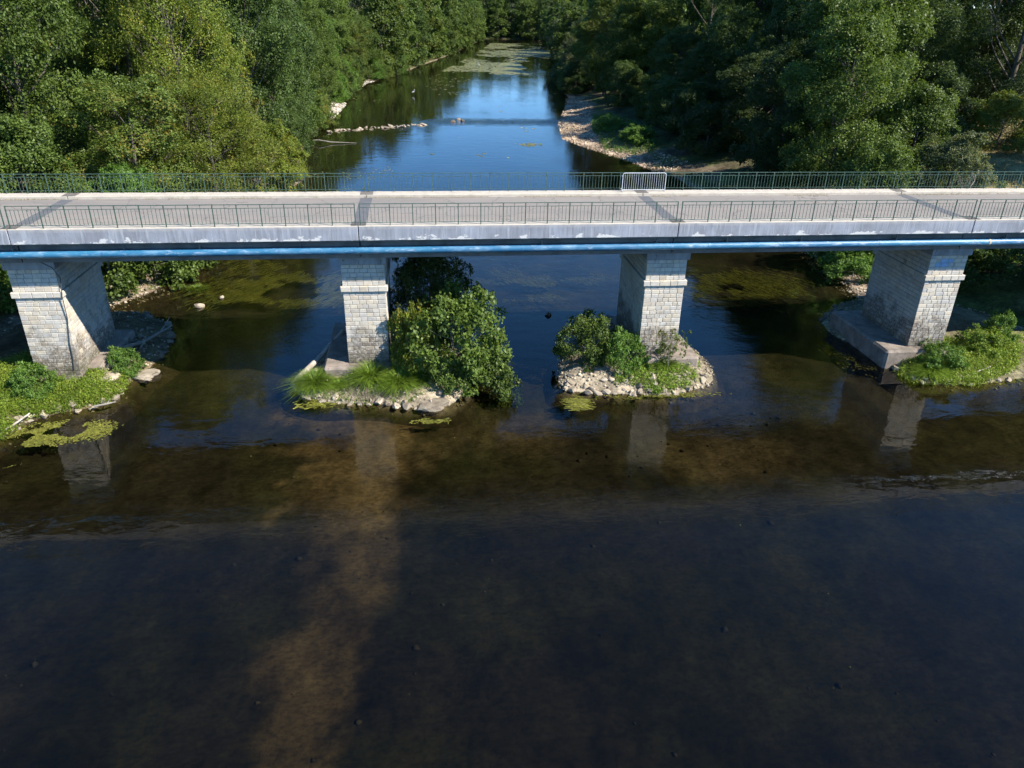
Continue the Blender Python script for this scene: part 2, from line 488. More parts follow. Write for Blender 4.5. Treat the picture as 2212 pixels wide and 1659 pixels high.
def height(x, y):
    dl, dr, df = bank_d(x, y)
    d = np.maximum(np.maximum(dl, dr), df)
    n = fbm(x * 0.35, y * 0.35, 2, 4) - 0.5
    land = 0.10 * np.clip(d, 0, 3) + 0.22 * np.clip(d - 3, 0, 9) + 0.05 * np.clip(d - 12, 0, 40) + 0.10 * np.clip(d - 45, 0, 160)
    land = land + n * 0.5 * sstep(0.3, 5, d)
    bed = -np.minimum(0.16 * -d, 0.55 + 0.35 * fbm(x * 0.08, y * 0.05, 4, 3) + 0.8 * sstep(40, 90, y)) + n * 0.16 * sstep(0, 3, -d)
    h = np.where(d > 0, land, bed)
    h = h + 0.04 * np.clip(df - 25, 0, 150)
    # road approach embankments
    for sgn, x0 in ((1, 47.0), (-1, -37.0)):
        along = sstep(0, 9, sgn * (x - x0))
        side = 8.22 - 0.55 * np.clip(np.abs(y - 2.65) - 5.2, 0, 30)
        h = np.where(along > 0, np.maximum(h, side * along), h)
    # higher dry slope beside the road on the right bank
    b = sstep(44, 66, x) * sstep(18, 40, y) * sstep(110, 60, y)
    h = h + b * 2.5
    return h


def axis(segs):
    out = [np.array([segs[0][0]])]
    for a, b, st in segs:
        n = max(1, int(round((b - a) / st)))
        out.append(np.linspace(a, b, n + 1)[1:])
    return np.concatenate(out)


gx = axis([(-520, -120, 20), (-120, -45, 3), (-45, -28, 1.0), (-28, 45, 0.4), (45, 80, 1.5), (80, 160, 5), (160, 640, 24)])
gy = axis([(-260, -60, 12), (-60, -27, 1.5), (-27, 26, 0.4), (26, 130, 1.3), (130, 300, 4), (300, 560, 8), (560, 1100, 27)])
GX, GY = np.meshgrid(gx, gy)
fxv, fyv = GX.ravel(), GY.ravel()
GZ = height(fxv, fyv)
dl, dr, df = bank_d(fxv, fyv)
dd = np.maximum(np.maximum(dl, dr), df)
n1 = fbm(fxv * 0.25, fyv * 0.25, 31, 4)
n2 = fbm(fxv * 1.1, fyv * 1.1, 37, 4)
col = np.zeros((len(fxv), 3))
soil, grassc, gravel, pink = np.array([.13, .10, .065]), np.array([.085, .105, .03]), np.array([.38, .30, .21]), np.array([.32, .235, .175])
dryc = np.array([.33, .27, .13])
bedc, olive, sandc = np.array([.0225, .0190, .0125]), np.array([.025, .0230, .0115]), np.array([.125, .087, .046])
lw = sstep(0.42, 0.58, n1)[:, None]
landc = soil * (1 - lw) + grassc * lw
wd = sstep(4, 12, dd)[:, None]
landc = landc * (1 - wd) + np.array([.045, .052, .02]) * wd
dw = (sstep(44, 56, fxv) * sstep(14, 24, fyv) * sstep(62, 50, fyv))[:, None]
landc = landc * (1 - dw) + dryc * dw
beach = 0.3 + 5.0 * (sstep(58, 70, fyv) * sstep(150, 118, fyv)) * (dr > -5) + 2.6 * (sstep(6, 9, fyv) * sstep(30, 22, fyv)) + 2.2 * (sstep(104, 110, fyv) * sstep(130, 122, fyv) + sstep(162, 167, fyv) * sstep(182, 174, fyv)) * (dl > -5)
gw = sstep(beach + 1.2, beach - 0.6, dd + (n2 - .5) * 2.5)[:, None]
gr = gravel * (0.65 + 0.7 * n2[:, None]) * .6 + pink * .4
landc = landc * (1 - gw) + gr * gw
# river bed with its sand bar in front of the second pier
sx = [P(700, 880, -.5), P(770, 930, -.5), P(790, 1010, -.5), P(790, 1100, -.5), P(745, 1300, -.5), P(690, 1500, -.5), P(640, 1700, -.5)]
shw = [2.6, 3.4, 3.3, 2.6, 2.0, 1.6, 1.3]
ys = np.array([p[1] for p in sx])[::-1]
xs = np.array([p[0] for p in sx])[::-1]
ws = np.array(shw)[::-1]
cx = np.interp(fyv, ys, xs) + (fbm(fyv * .22, fyv * 0 + 2, 88, 3) - .5) * 2.2; cw = np.interp(fyv, ys, ws)
sand = sstep(1.0, 0.45, np.abs(fxv - cx) / cw + (n2 - 0.5) * 1.5 + (n1 - .5) * .8) * sstep(ys.min() - 6, ys.min(), fyv) * sstep(1.0, -1.5, fyv)
q = P(1560, 985, -.6)
sand2 = 0.35 * sstep(1.2, 0.3, np.hypot((fxv - q[0]) / 4.0, (fyv - q[1]) / 2.6) + (n2 - .5) * .8)
q = P(1050, 930, -.5)
sand2 = np.maximum(sand2, 0.42 * sstep(1.3, 0.3, np.hypot((fxv - q[0]) / 4.5, (fyv - q[1]) / 2.2) + (n2 - .5) * .8))
sand = np.maximum(sand * (0.70 + 0.30 * sstep(-13, -5, fyv)) * (0.55 + 0.9 * (fbm(fxv * .8, fyv * .8, 61, 4) - .15)), sand2)
shal = sstep(-3.0, -0.2, dd) * 0.30
ow = sstep(0.45, 0.62, fbm(fxv * 0.3 + 9, fyv * 0.3, 51, 4))[:, None]
bc = bedc * (1 - ow) + olive * ow
sand = np.clip(np.maximum(sand, shal), 0, 1)[:, None]
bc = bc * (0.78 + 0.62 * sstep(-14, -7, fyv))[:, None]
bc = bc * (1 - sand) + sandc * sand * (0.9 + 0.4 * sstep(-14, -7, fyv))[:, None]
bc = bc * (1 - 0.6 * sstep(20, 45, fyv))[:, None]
wet = sstep(-0.05, 0.06, GZ)[:, None]
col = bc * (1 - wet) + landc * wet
nx, ny = len(gx), len(gy)
ii = np.arange(nx * ny).reshape(ny, nx)
Fq = np.stack([ii[:-1, :-1], ii[:-1, 1:], ii[1:, 1:], ii[1:, :-1]], -1).reshape(-1, 4)
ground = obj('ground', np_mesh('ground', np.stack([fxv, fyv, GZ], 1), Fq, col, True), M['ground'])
tag(ground, 'soil banks and brown river bed of the valley', 'ground', kind='structure')

wm = MB()
wm.add([(-420, -240, 0), (520, -240, 0), (520, 620, 0), (-420, 620, 0)], [(0, 1, 2, 3)])
water = obj('river_water', wm.mesh('river_water'), M['water'])
tag(water, 'clear brown river reflecting the blue sky', 'water', kind='structure')

# ------------------------------------------------------------------ islets at the pier feet
PX = [-18.06, -2.94, 12.29, 27.71]


def islet(name, outline, top, label, seed, colr):
    """outline: list of (x,y) on the water line"""
    O = np.array(outline, dtype=float)
    n = 72
    # resample closed outline
    C = np.vstack([O, O[:1]])
    seg = np.r_[0, np.cumsum(np.hypot(*np.diff(C, axis=0).T))]
    t = np.linspace(0, seg[-1], n, endpoint=False)
    ring = np.stack([np.interp(t, seg, C[:, 0]), np.interp(t, seg, C[:, 1])], 1)
    for _ in range(2): ring = (np.roll(ring, 1, 0) + ring * 2 + np.roll(ring, -1, 0)) / 4
    c = ring.mean(0)
    V, cols = [], []
    levels = [(1.30, -1.3), (1.09, -0.42), (1.0, 0.03), (0.93, 0.22), (0.8, 0.6), (0.6, 0.85), (0.35, 1.0), (0.12, 1.0)]
    for f, z in levels:
        r = c + (ring - c) * f
        k = fbm(r[:, 0] * 0.9, r[:, 1] * 0.9, seed, 4) - 0.5
        zz = z * top if z > 0.05 else z
        V.append(np.stack([r[:, 0] + k * .3, r[:, 1] + k * .25, zz + k * 0.28 * (z > 0.1)], 1))
        m = fbm(r[:, 0] * 1.4, r[:, 1] * 1.4, seed + 5, 3)[:, None]
        cols.append((np.array([.040, .031, .018]) if z < 0 else np.array(colr)) * (0.7 + 0.6 * m))
    V = np.vstack(V); cols = np.vstack(cols)
    F = []
    for l in range(len(levels) - 1):
        for k in range(n):
            F.append((l * n + k, l * n + (k + 1) % n, (l + 1) * n + (k + 1) % n, (l + 1) * n + k))
    b = (len(levels) - 1) * n
    F += [(b + k, b + (k + 1) % n, b + (k + 2) % n, b + (k + 2) % n) for k in range(0)]
    V = np.vstack([V, [[c[0], c[1], top]]]); cols = np.vstack([cols, [colr]])
    F += [(b + k, b + (k + 1) % n, len(V) - 1, len(V) - 1) for k in range(n)]
    F = np.array([f for f in F])
    quads = F[:-n]
    me = bpy.data.meshes.new(name)
    me.from_pydata([tuple(v) for v in V], [], [tuple(f) for f in quads] + [tuple(f[:3]) for f in F[-n:]])
    a = me.color_attributes.new('Col', 'FLOAT_COLOR', 'POINT')
    cc = np.ones((len(V), 4), dtype=np.float32); cc[:, :3] = cols
    a.data.foreach_set('color', cc.ravel())
    me.polygons.foreach_set('use_smooth', [True] * len(me.polygons))
    me.update()
    o = obj(name, me, M['ground'])
    tag(o, label, 'islet', kind='structure')
    return ring, c, top


def pts(L_, z=0.05): return [tuple(P(x, y, z)[:2]) for x, y in L_]


ISL = [
    islet('pier_islet', pts([(0, 955), (60, 905), (150, 885), (245, 870), (268, 835), (292, 802)]) + [(-14.6, 2.4), (-14.4, 5.0), (-15.4, 9.0), (-18.5, 11.5), (-24, 10), (-27, 3), (-25, -5.5)], 0.75,
          'grassy mound at the foot of the leftmost pier', 3, (.12, .095, .055)),
    islet('pier_islet', pts([(632, 838), (662, 858), (720, 868), (820, 870), (910, 880), (962, 880), (990, 862)]) + [(2.2, -.5), (2.8, 2.2), (2.0, 5.2), (-1.0, 7.8), (-4.6, 7.6), (-5.6, 4.8), (-6.3, 2.0)], 0.75,
          'stony mound with grass tussocks around the second pier', 13, (.30, .25, .18)),
    islet('pier_islet', pts([(1206, 832), (1250, 846), (1330, 848), (1440, 852), (1500, 840), (1543, 824), (1530, 780)]) + [(15.3, 3.4), (14.6, 6.2), (12.3, 8.4), (10.2, 7.6), (8.7, 5.2), (7.4, 2.0)], 0.75,
          'rubble mound around the third pier', 23, (.28, .235, .17)),
    islet('pier_islet', pts([(1917, 778), (1932, 800), (1980, 823), (2050, 830), (2130, 826), (2212, 813)]) + [(36.5, -2.0), (38.5, 4), (36, 10), (31, 10.8), (27.7, 9.6), (25.3, 6.9), (24.6, 4.4), (25.6, 2.6)], 0.75,
          'green mound at the foot of the rightmost pier', 43, (.17, .15, .09)),
]


def islet_z(k, x, y):
    ring, c, top = ISL[k]
    v = np.array([x, y]) - c
    ang = math.atan2(v[1], v[0])
    ra = np.arctan2(ring[:, 1] - c[1], ring[:, 0] - c[0])
    o = np.argsort(ra)
    rr = np.hypot(ring[:, 0] - c[0], ring[:, 1] - c[1])
    R = np.interp(ang, ra[o], rr[o], period=2 * math.pi)
    f = np.hypot(*v) / R
    return float(np.interp(f, [0.12, 0.35, 0.6, 0.8, 0.93, 1.0, 1.09, 1.3], [top, top, .85 * top, .6 * top, .22 * top, 0.03, -0.42, -1.3]))


# ------------------------------------------------------------------ piers
def block_variants():
    out = []
    for k in range(6):
        rng = random.Random(k)
        j = lambda a: (rng.random() - .5) * a
        b, c, d = 0.045, 0.085, 0.13
        fr = [(-.5 + b + j(.02), -.5 + j(.05), -.5 + c + j(.03)), (.5 - b + j(.02), -.5 + j(.05), -.5 + c + j(.03)),
              (.5 - b + j(.02), -.5 + j(.05), .5 - c + j(.03)), (-.5 + b + j(.02), -.5 + j(.05), .5 - c + j(.03))]
        md = [(-.5, -.5 + d, -.5), (.5, -.5 + d, -.5), (.5, -.5 + d, .5), (-.5, -.5 + d, .5)]
        bk = [(-.5, .5, -.5), (.5, .5, -.5), (.5, .5, .5), (-.5, .5, .5)]
        m = MB()
        m.add(fr + md + bk, [(0, 1, 2, 3)] + [(4 + i, 4 + (i + 1) % 4, (i + 1) % 4, i) for i in range(4)] + [(8 + i, 8 + (i + 1) % 4, 4 + (i + 1) % 4, 4 + i) for i in range(4)])
        out.append(m.mesh('stone_block'))
    return out


BLK = block_variants()
ZB, ZT = 1.08, 6.31
BZ0, BZ1 = 4.91, 5.205
HW, Y0, Y1 = 1.045, 0.085, 5.05


def courses(rng, length, avg):
    n = max(2, int(round(length / avg)))
    w = [rng.uniform(0.62, 1.45) for _ in range(n)]
    s = sum(w)
    edges, a = [], 0.0
    for q_ in w:
        edges.append((a, a + q_ / s * length))
        a += q_ / s * length
    return edges


PIER_LABEL = ['leftmost stone bridge pier with a cable down its front',
              'second stone bridge pier from the left, beside the leafy bush',
              'third stone bridge pier from the left, above the ring of white rocks',
              'rightmost stone bridge pier with a pale blue paint patch']


def build_pier(k):
    x = PX[k]
    rng = random.Random(100 + k)
    root = empty('bridge_pier', (x, 2.57, 0))
    tag(root, PIER_LABEL[k], 'bridge pier', 'piers carrying the bridge')
    yo = -2.57
    m = MB()
    i_ = 0.03
    m.box((-HW + i_, Y0 + i_ + yo, 0.4), (HW - i_, Y1 - i_ + yo, ZT))
    m.box((-HW - .07, Y0 - .07 + yo, BZ0 + .015), (HW + .07, Y1 + .07 + yo, BZ1 - .015))
    obj('pier_core', m.mesh('pier_core'), M['mortar'], root)
    # footing slab
    m = MB()
    fw = [(2.35, 1.9), (2.3, 1.15), (1.25, 2.2), (2.55, 1.4)][k]
    if k == 0: fw = (1.3, 1.55)
    if k == 0: m.box((-1.2, 0.9 + yo, -0.7), (1.75, 5.9 + yo, 0.95), 0.12)
    else: m.box((-fw[0], -0.45 + yo, -0.7), (fw[1], 5.9 + yo, 1.06), 0.12)
    fo = obj('footing', m.mesh('footing'), M['footing'], root)
    # pier cap
    m = MB()
    m.box((-1.14, -0.07 + yo, ZT - .002), (1.14, 5.2 + yo, 6.765), 0.03)
    obj('pier_cap', m.mesh('pier_cap'), M['cap'], root)
    vis_side = {0: 1, 1: 1, 2: -1, 3: -1}[k]
    rows = []
    nlow = 20 if k == 0 else 17
    zb = ZB - 3 * (BZ0 - ZB) / 17 if k == 0 else ZB
    hh = (BZ0 - zb) / nlow
    for r in range(nlow): rows.append((zb + r * hh, zb + (r + 1) * hh, 'n'))
    nup = 5
    hu = (ZT - BZ1) / nup
    for r in range(nup): rows.append((BZ1 + r * hu, BZ1 + (r + 1) * hu, 'n'))
    rows.append((BZ0, BZ1, 'band'))
    g = 0.014
    dep = 0.13
    cand = []          # (priority, kind, centre, size, rot)
    for z0, z1, kind in rows:
        o_ = 0.10 if kind == 'band' else 0.0
        w = HW + o_
        ya, yb = Y0 - o_, Y1 + o_
        avg = 0.46 if kind == 'band' else 0.375
        for a, b in courses(rng, 2 * w, avg):
            cand.append((0, ((-w + (a + b) / 2), ya + dep / 2 + yo, (z0 + z1) / 2), (b - a - g, dep, z1 - z0 - g), 0.0))
            cand.append((9e3, ((-w + (a + b) / 2), yb - dep / 2 + yo, (z0 + z1) / 2), (b - a - g, dep, z1 - z0 - g), math.pi))
        for s in (-1, 1):
            for a, b in courses(rng, yb - ya - 2 * dep, 0.42):
                yc = ya + dep + (a + b) / 2
                pr = (1 + yc) if s == vis_side else 9e3
                cand.append((pr, (s * (w - dep / 2), yc + yo, (z0 + z1) / 2), (b - a - g, dep, z1 - z0 - g), math.pi / 2 * s))
    cand.sort(key=lambda c: c[0])
    for c in cand[:298]:
        mt = M['stone']
        if k == 3 and c[0] == 0 and 5.75 < c[1][2] < 6.15 and -0.55 < c[1][0] < 0.15: mt = M['stone_blue']
        dz = rng.uniform(-.006, .004)
        ax = Vector((math.sin(c[3]) * -1, math.cos(c[3]), 0)) if False else Vector((0, 0, 0))
        obj('stone_block', rng.choice(BLK), mt, root, c[1], (0, 0, c[3]), (c[2][0], c[2][1] * rng.uniform(.97, 1.10), c[2][2]))
    rest = MB()
    for c in cand[298:]:
        me = rng.choice(BLK)
        mt = Matrix.Translation(c[1]) @ Matrix.Rotation(c[3], 4, 'Z') @ Matrix.Diagonal((*c[2], 1))
        rest.add([mt @ v.co for v in me.vertices], [tuple(p.vertices) for p in me.polygons])
    tag(obj('stone_courses', rest.mesh('stone_courses'), M['stone_join'], root), kind='stuff')
    return root


piers = [build_pier(k) for k in range(4)]
# cable down the first pier
cz = [(78, 560), (112, 578), (130, 600), (134, 640), (146, 690), (150, 740), (158, 775), (160, 798)]
m = MB()
cp = []
for i, (x, y) in enumerate(cz):
    p = P(x, y, Y=(0.04 if i not in (3,) else -0.06))
    if i == 0: p = P(78, 562, Y=-.10)
    if i == 1: p = P(112, 578, Y=-.10)
    cp.append(p)
cat = []
for i in range(len(cp) - 1):
    for t_ in (0, .33, .66): cat.append(cp[i] * (1 - t_) + cp[i + 1] * t_)
cat.append(cp[-1])
m.tube(cat, 0.022, 6)
cb = obj('cable', m.mesh('cable'), M['cable'])
tag(cb, 'dark cable hanging down the front of the leftmost pier', 'cable')

# ------------------------------------------------------------------ deck
JX = [-48.3, -33.2, -18.06, -2.94, 12.29, 27.70, 43.0, 58.2]
ZD, ZR, ZF = 8.45, 8.30, 7.758
YN, YK, YF0, YF1 = -0.99, -0.20, 5.50, 6.42
deck = empty('bridge_deck', (0, 2.7, ZF))
tag(deck, 'long straight concrete road deck of the bridge with pale worn asphalt', 'bridge deck')
def dpart(name, mb, mat):
    me = mb.mesh(name)
    for v in me.vertices: v.co -= Vector((0, 2.7, ZF))
    return obj(name, me, mat, deck)


for a, b in zip(JX[:-1], JX[1:]):
    g = 0.018
    m = MB(); m.box((a + g, YN, ZF), (b - g, YN + .28, ZD - .012), 0.02); dpart('fascia', m, M['fascia'])
    m = MB(); m.box((a + g, YF1 - .28, ZF), (b - g, YF1, ZD - .012), 0.02); dpart('fascia', m, M['fascia'])
    m = MB(); m.box((a + g, YN + .004, ZR - .1), (b - g, YK, ZD), 0.018); dpart('kerb', m, M['kerb'])
    m = MB(); m.box((a + g, YF0, ZR - .1), (b - g, YF1 - .004, ZD), 0.018); dpart('kerb', m, M['kerb'])
    m = MB(); m.box((a, YK - .02, 7.9), (b, YF0 + .02, ZR)); dpart('road_surface', m, M['asphalt'])
    for yc in (-0.22, 1.65, 3.75, 5.62):
        m = MB(); m.box((a + .03, yc - .2, 6.77), (b - .03, yc + .2, 7.92)); dpart('girder', m, M['girder'])
    m = MB(); m.box((a + .01, YN + .3, 7.62), (b - .01, YF1 - .3, 7.9)); dpart('deck_slab', m, M['girder'])
rj = random.Random(4)
for i, x in enumerate(JX[1:-1]):
    wl, wr = 0.30, 0.32
    # tar strip with uneven edges, a few millimetres proud of the road
    top, n_ = [], 12
    for e in range(n_ + 1):
        y = YK + .06 + (YF0 - YK - .1) * e / n_
        top.append((x - wl + rj.uniform(-.03, .03), y, ZR + .004))
    bot = [(x + wr + rj.uniform(-.03, .03), p[1], ZR + .004) for p in top]
    m = MB()
    m.add(top + bot, [(e, n_ + 1 + e, n_ + 2 + e, e + 1) for e in range(n_)])
    dpart('joint_strip', m, M['patch'])
    for ya, yb in ((YN + .03, YK - .01), (YF0 + .02, YF1 - .03)):
        m = MB(); m.box((x - .33, ya, ZD - .05), (x + .36, yb, ZD + .005)); dpart('joint_patch', m, M['kerb_patch'])

# water main under the fascia
pipe = empty('water_pipe', (0, -0.70, 7.215))
tag(pipe, 'long blue painted water pipe slung under the deck edge', 'pipe')
pe = [-48]
while pe[-1] < 58: pe.append(pe[-1] + random.uniform(3.2, 6.2))
for a, b in zip(pe[:-1], pe[1:]):
    m = MB(); m.tube([(a + .01, 0, 0), (b - .01, 0, 0)], 0.172, 24)
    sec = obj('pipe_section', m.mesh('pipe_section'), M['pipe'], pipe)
    m = MB(); m.tube([(b - .05, 0, 0), (b + .05, 0, 0)], 0.181, 24)
    near4 = abs(b - 29.0) < 2.6
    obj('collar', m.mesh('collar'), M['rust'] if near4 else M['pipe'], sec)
    m = MB(); m.box((a + .9, .02, .14), (a + .96, .40, .20)); m.box((a + .9, -.02, .15), (a + .96, .05, .56))
    obj('hanger', m.mesh('hanger'), M['girder'], sec)

# ------------------------------------------------------------------ railings
pm = MB(); pm.box((-.021, -.021, 0), (.021, .021, 1.0)); POST = pm.mesh('post')
pm = MB(); pm.box((-.0085, -.0085, .13), (.0085, .0085, .83)); BAL = pm.mesh('baluster')
pm = MB(); pm.box((-.0085, -.0085, .13), (.0085, .0085, .985)); BALT = pm.mesh('baluster_tall')
SECN = ['left end', 'span left of the second pier', 'middle span between the second and third piers', 'span between the third and fourth piers', 'right end']


def railing(a, b, y, label, grp):
    root = empty('railing', (a, y, ZD))
    tag(root, label, 'railing', grp)
    a0, b0 = 0.11, b - a - 0.11
    ln = b0 - a0
    first = 1.36
    nb = int(round((ln - first) / 1.055))
    bay = (ln - first) / nb
    xs_ = [a0, a0 + first] + [a0 + first + bay * (i + 1) for i in range(nb)]
    for x in xs_: obj('post', POST, M['rail'], root, (x, 0, 0))
    for x0, x1 in zip(xs_[:-1], xs_[1:]):
        n_ = 7 if x1 - x0 > 1.2 else 5
        for i in range(n_):
            x = x0 + (x1 - x0) * (i + 1) / (n_ + 1)
            if i == n_ // 2: obj('baluster', BALT, M['rail'], root, (x, 0, 0))
            else: obj('baluster', BAL, M['rail'], root, (x, 0, 0))
    for z, h, w in ((.985, .014, .022), (.825, .010, .012), (.135, .010, .012)):
        mm = MB(); mm.box((a0 - .02, -w, z - h), (b0 + .02, w, z + h))
        obj('rail', mm.mesh('rail'), M['rail'], root)


for i in range(5):
    nm = ['over the left bank', 'between the first and second piers', 'between the second and third piers', 'between the third and fourth piers', 'over the right bank'][i]
    railing(JX[i + 1], JX[i + 2], -0.86, 'green steel railing on the near side of the bridge ' + nm, 'railing sections along the bridge')
    railing(JX[i + 1], JX[i + 2], 6.27, 'green steel railing on the far side of the bridge ' + nm, 'railing sections along the bridge')
railing(JX[6], JX[7], 6.27, 'green steel railing on the far side past the right bank', 'railing sections along the bridge')
railing(JX[6], JX[7], -0.86, 'green steel railing on the near side past the right bank', 'railing sections along the bridge')
railing(JX[0], JX[1], 6.27, 'green steel railing on the far side past the left bank', 'railing sections along the bridge')
railing(JX[0], JX[1], -0.86, 'green steel railing on the near side past the left bank', 'railing sections along the bridge')

# crowd barrier on the far kerb
bl, br = 11.19, 13.66
root = empty('crowd_barrier', ((bl + br) / 2, 5.98, ZD))
tag(root, 'white metal crowd barrier standing against the far railing', 'barrier')
hw = (br - bl) / 2
fr = [(-hw, 0, .02)]
for a in range(0, 91, 15): fr.append((-hw + .12 - .12 * math.cos(math.radians(a)), 0, .90 + .12 * math.sin(math.radians(a))))
for a in range(90, -1, -15): fr.append((hw - .12 + .12 * math.cos(math.radians(a)), 0, .90 + .12 * math.sin(math.radians(a))))
fr.append((hw, 0, .02))
m = MB(); m.tube(fr, .021, 8); obj('frame', m.mesh('frame'), M['barrier'], root)
m = MB(); m.tube([(-hw, 0, .10), (hw, 0, .10)], .018, 8); obj('bottom_rail', m.mesh('bottom_rail'), M['barrier'], root)
m = MB(); m.tube([(0, 0, .10), (0, 0, 1.01)], .008, 6); BB = m.mesh('bar')
for i in range(18): obj('bar', BB, M['barrier'], root, (-hw + 2 * hw * (i + 1) / 19, 0, 0))
for s in (-1, 1):
    m = MB(); m.tube([(s * hw * .99, -.28, .012), (s * hw * .99, -.2, .03), (s * hw * .99, .2, .03), (s * hw * .99, .28, .012)], .014, 6)
    obj('foot', m.mesh('foot'), M['barrier'], root)
m = MB(); m.tube([(-hw, 0, .86), (-hw - .06, 0, .86)], .018, 6); obj('hook', m.mesh('hook'), M['barrier'], root)
m = MB(); m.tube([(-hw, 0, .15), (-hw - .08, 0, .15)], .018, 6); obj('hook', m.mesh('hook'), M['barrier'], root)

# abutments at both ends
for xa, lb in ((-33.2, 'stone abutment under the left end of the bridge'), (43.0, 'stone abutment under the right end of the bridge')):
    root = empty('bridge_abutment', (xa, 2.7, 0)); tag(root, lb, 'abutment', 'bridge abutments')
    m = MB(); m.box((-1.0, -2.6, -1), (1.0, 2.6, 6.72), .05); obj('wall', m.mesh('wall'), M['cap'], root)
    m = MB(); m.box((-1.2, -2.9, 6.35), (1.2, 2.9, 6.765), .04); obj('pier_cap', m.mesh('abutment_cap'), M['cap'], root)

# ------------------------------------------------------------------ foliage generators
def leaves(rng, cen, nrm, size, asp=0.62, fold=0.0, cl=None, droop=0.15):
    """one diamond quad per leaf; returns V, F, col"""
    n = len(cen)
    r = rng.normal(size=(n, 3))
    r[:, 2] -= droop
    t = r - nrm * (r * nrm).sum(1)[:, None]
    t /= np.linalg.norm(t, axis=1)[:, None] + 1e-9
    b = np.cross(nrm, t)
    s = size * rng.uniform(0.65, 1.3, size=n)[:, None]
    V = np.stack([cen - t * s * .5, cen + b * s * .5 * asp, cen + t * s * .5, cen - b * s * .5 * asp], 1).reshape(-1, 3)
    F = np.arange(4 * n).reshape(n, 4)
    if cl is None: cl = rng.random((n, 3))
    return V, F, np.repeat(cl, 4, 0)


def make_crown(seed, H, R, z0, nlobe, ncl, nlf, leaf, asp=0.62, flat=0.45, up=0.5, lob=(0.30, 0.46), tcen=0.42, spread=0.20, droop=0.15):
    rng = np.random.default_rng(seed)
    lobes = []
    for i in range(nlobe):
        t = (i + 0.5) / nlobe
        t = np.clip(t + rng.normal() * 0.05, 0.02, 0.98)
        e = R * max(0.18, 1 - ((t - tcen) / (0.66 if t > tcen else 0.60)) ** 2) ** 0.5
        a = i * 2.39996 + rng.normal() * 0.4
        lr = R * rng.uniform(*lob)
        rad = max(0.0, e - lr * 0.85) * rng.uniform(0.75, 1.05)
        lobes.append((np.array([math.cos(a) * rad, math.sin(a) * rad, z0 + (H - z0) * t - (lr * .5 if t > .9 else 0)]), lr, t))
    base_lobes = list(lobes)
    for c, lr, t in base_lobes:
        out = np.array([c[0], c[1], (c[2] - (z0 + (H - z0) * tcen)) * .6]); out = out / (np.linalg.norm(out) + 1e-6)
        for _ in range(4):
            d = out * 0.8 + rng.normal(size=3) * 0.6 + np.array([0, 0, .15])
            d /= np.linalg.norm(d)
            p_ = c + d * lr * rng.uniform(.85, 1.35 if R > 3 else 1.75)
            if p_[2] > z0 * .5: lobes.append((p_, lr * rng.uniform(.26, .5), t))
    CC, CN, CR, CV = [], [], [], []
    for c, lr, t in lobes:
        n = max(3, int(ncl * .78 * (lr / (R * .38)) ** 2))
        d = rng.normal(size=(n * 2, 3))
        d /= np.linalg.norm(d, axis=1)[:, None]
        out = np.array([c[0], c[1], (c[2] - (z0 + (H - z0) * tcen)) * .7])
        out = out / (np.linalg.norm(out) + 1e-6)
        keep = (d @ out > -0.45) & (d[:, 2] > -0.75)
        d = d[keep][:n]
        rr = lr * rng.uniform(0.60, 1.12, size=len(d))
        CC.append(c + d * rr[:, None] * np.array([1, 1, .85]))
        CN.append(d); CR.append(np.full(len(d), lr))
        CV.append(np.clip(rng.normal(.5, .2, size=len(d)) + rng.normal() * .12, 0, 1))
    CC, CN, CR, CV = np.vstack(CC), np.vstack(CN), np.concatenate(CR), np.concatenate(CV)
    idx = np.repeat(np.arange(len(CC)), nlf)
    off = rng.normal(size=(len(idx), 3)) * (np.maximum(CR[idx], R * .2) * spread)[:, None]
    dn = (off * CN[idx]).sum(1)[:, None] * CN[idx]
    off = off - dn * (1 - flat)
    pos = CC[idx] + off
    pos[:, 2] = np.maximum(pos[:, 2], 0.05)
    nr = CN[idx] * 0.8 + rng.normal(size=(len(idx), 3)) * 0.58 + np.array([0, 0, up])
    nr /= np.linalg.norm(nr, axis=1)[:, None]
    cl = np.stack([np.clip(CV[idx] + rng.normal(size=len(idx)) * .18, 0, 1), rng.random(len(idx)), np.clip(rng.random(len(CC))[idx] * .85 + rng.random(len(idx)) * .2, 0, 1)], 1)
    V, F, c = leaves(rng, pos, nr, leaf, asp, cl=cl, droop=droop)
    return np_mesh('crown', V, F, c), base_lobes


def make_trunk(seed, H, R, lobes, r0, n=7, lean=0.3):
    rng = random.Random(seed)
    m = MB()
    path, rad = [], []
    for i in range(8):
        t = i / 7
        path.append(Vector((math.sin(t * 2.3 + seed) * lean * t, math.cos(t * 1.9 + seed) * lean * t, H * 0.86 * t - (0.4 if i == 0 else 0))))
        rad.append(r0 * (1.25 if i == 0 else 1 - 0.85 * t))
    m.tube(path, rad, n)
    for c, lr, t in lobes:
        zt = max(0.12, min(0.78, (c[2] / H) - 0.22))
        i = zt * 7 / .86
        k = min(6, int(i)); f = i - k
        a = path[k].lerp(path[k + 1], min(1, f))
        b = Vector(c)
        mid = a.lerp(b, .55) + Vector((rng.uniform(-.3, .3), rng.uniform(-.3, .3), -abs(b - a) * .08 if False else -(b - a).length * .06))
        m.tube([a, mid, b], [r0 * .38 * (1 - zt * .6), r0 * .22, r0 * .05], 5)
        for _ in range(3):
            e = b + Vector((rng.uniform(-1, 1), rng.uniform(-1, 1), rng.uniform(-.5, .9))) * lr * .85
            m.tube([mid.lerp(b, .5), (mid.lerp(b, .5)).lerp(e, .5) + Vector((0, 0, .1 * lr)), e], [r0 * .12, r0 * .07, r0 * .015], 4)
    return m.mesh('trunk')


ARC = {}


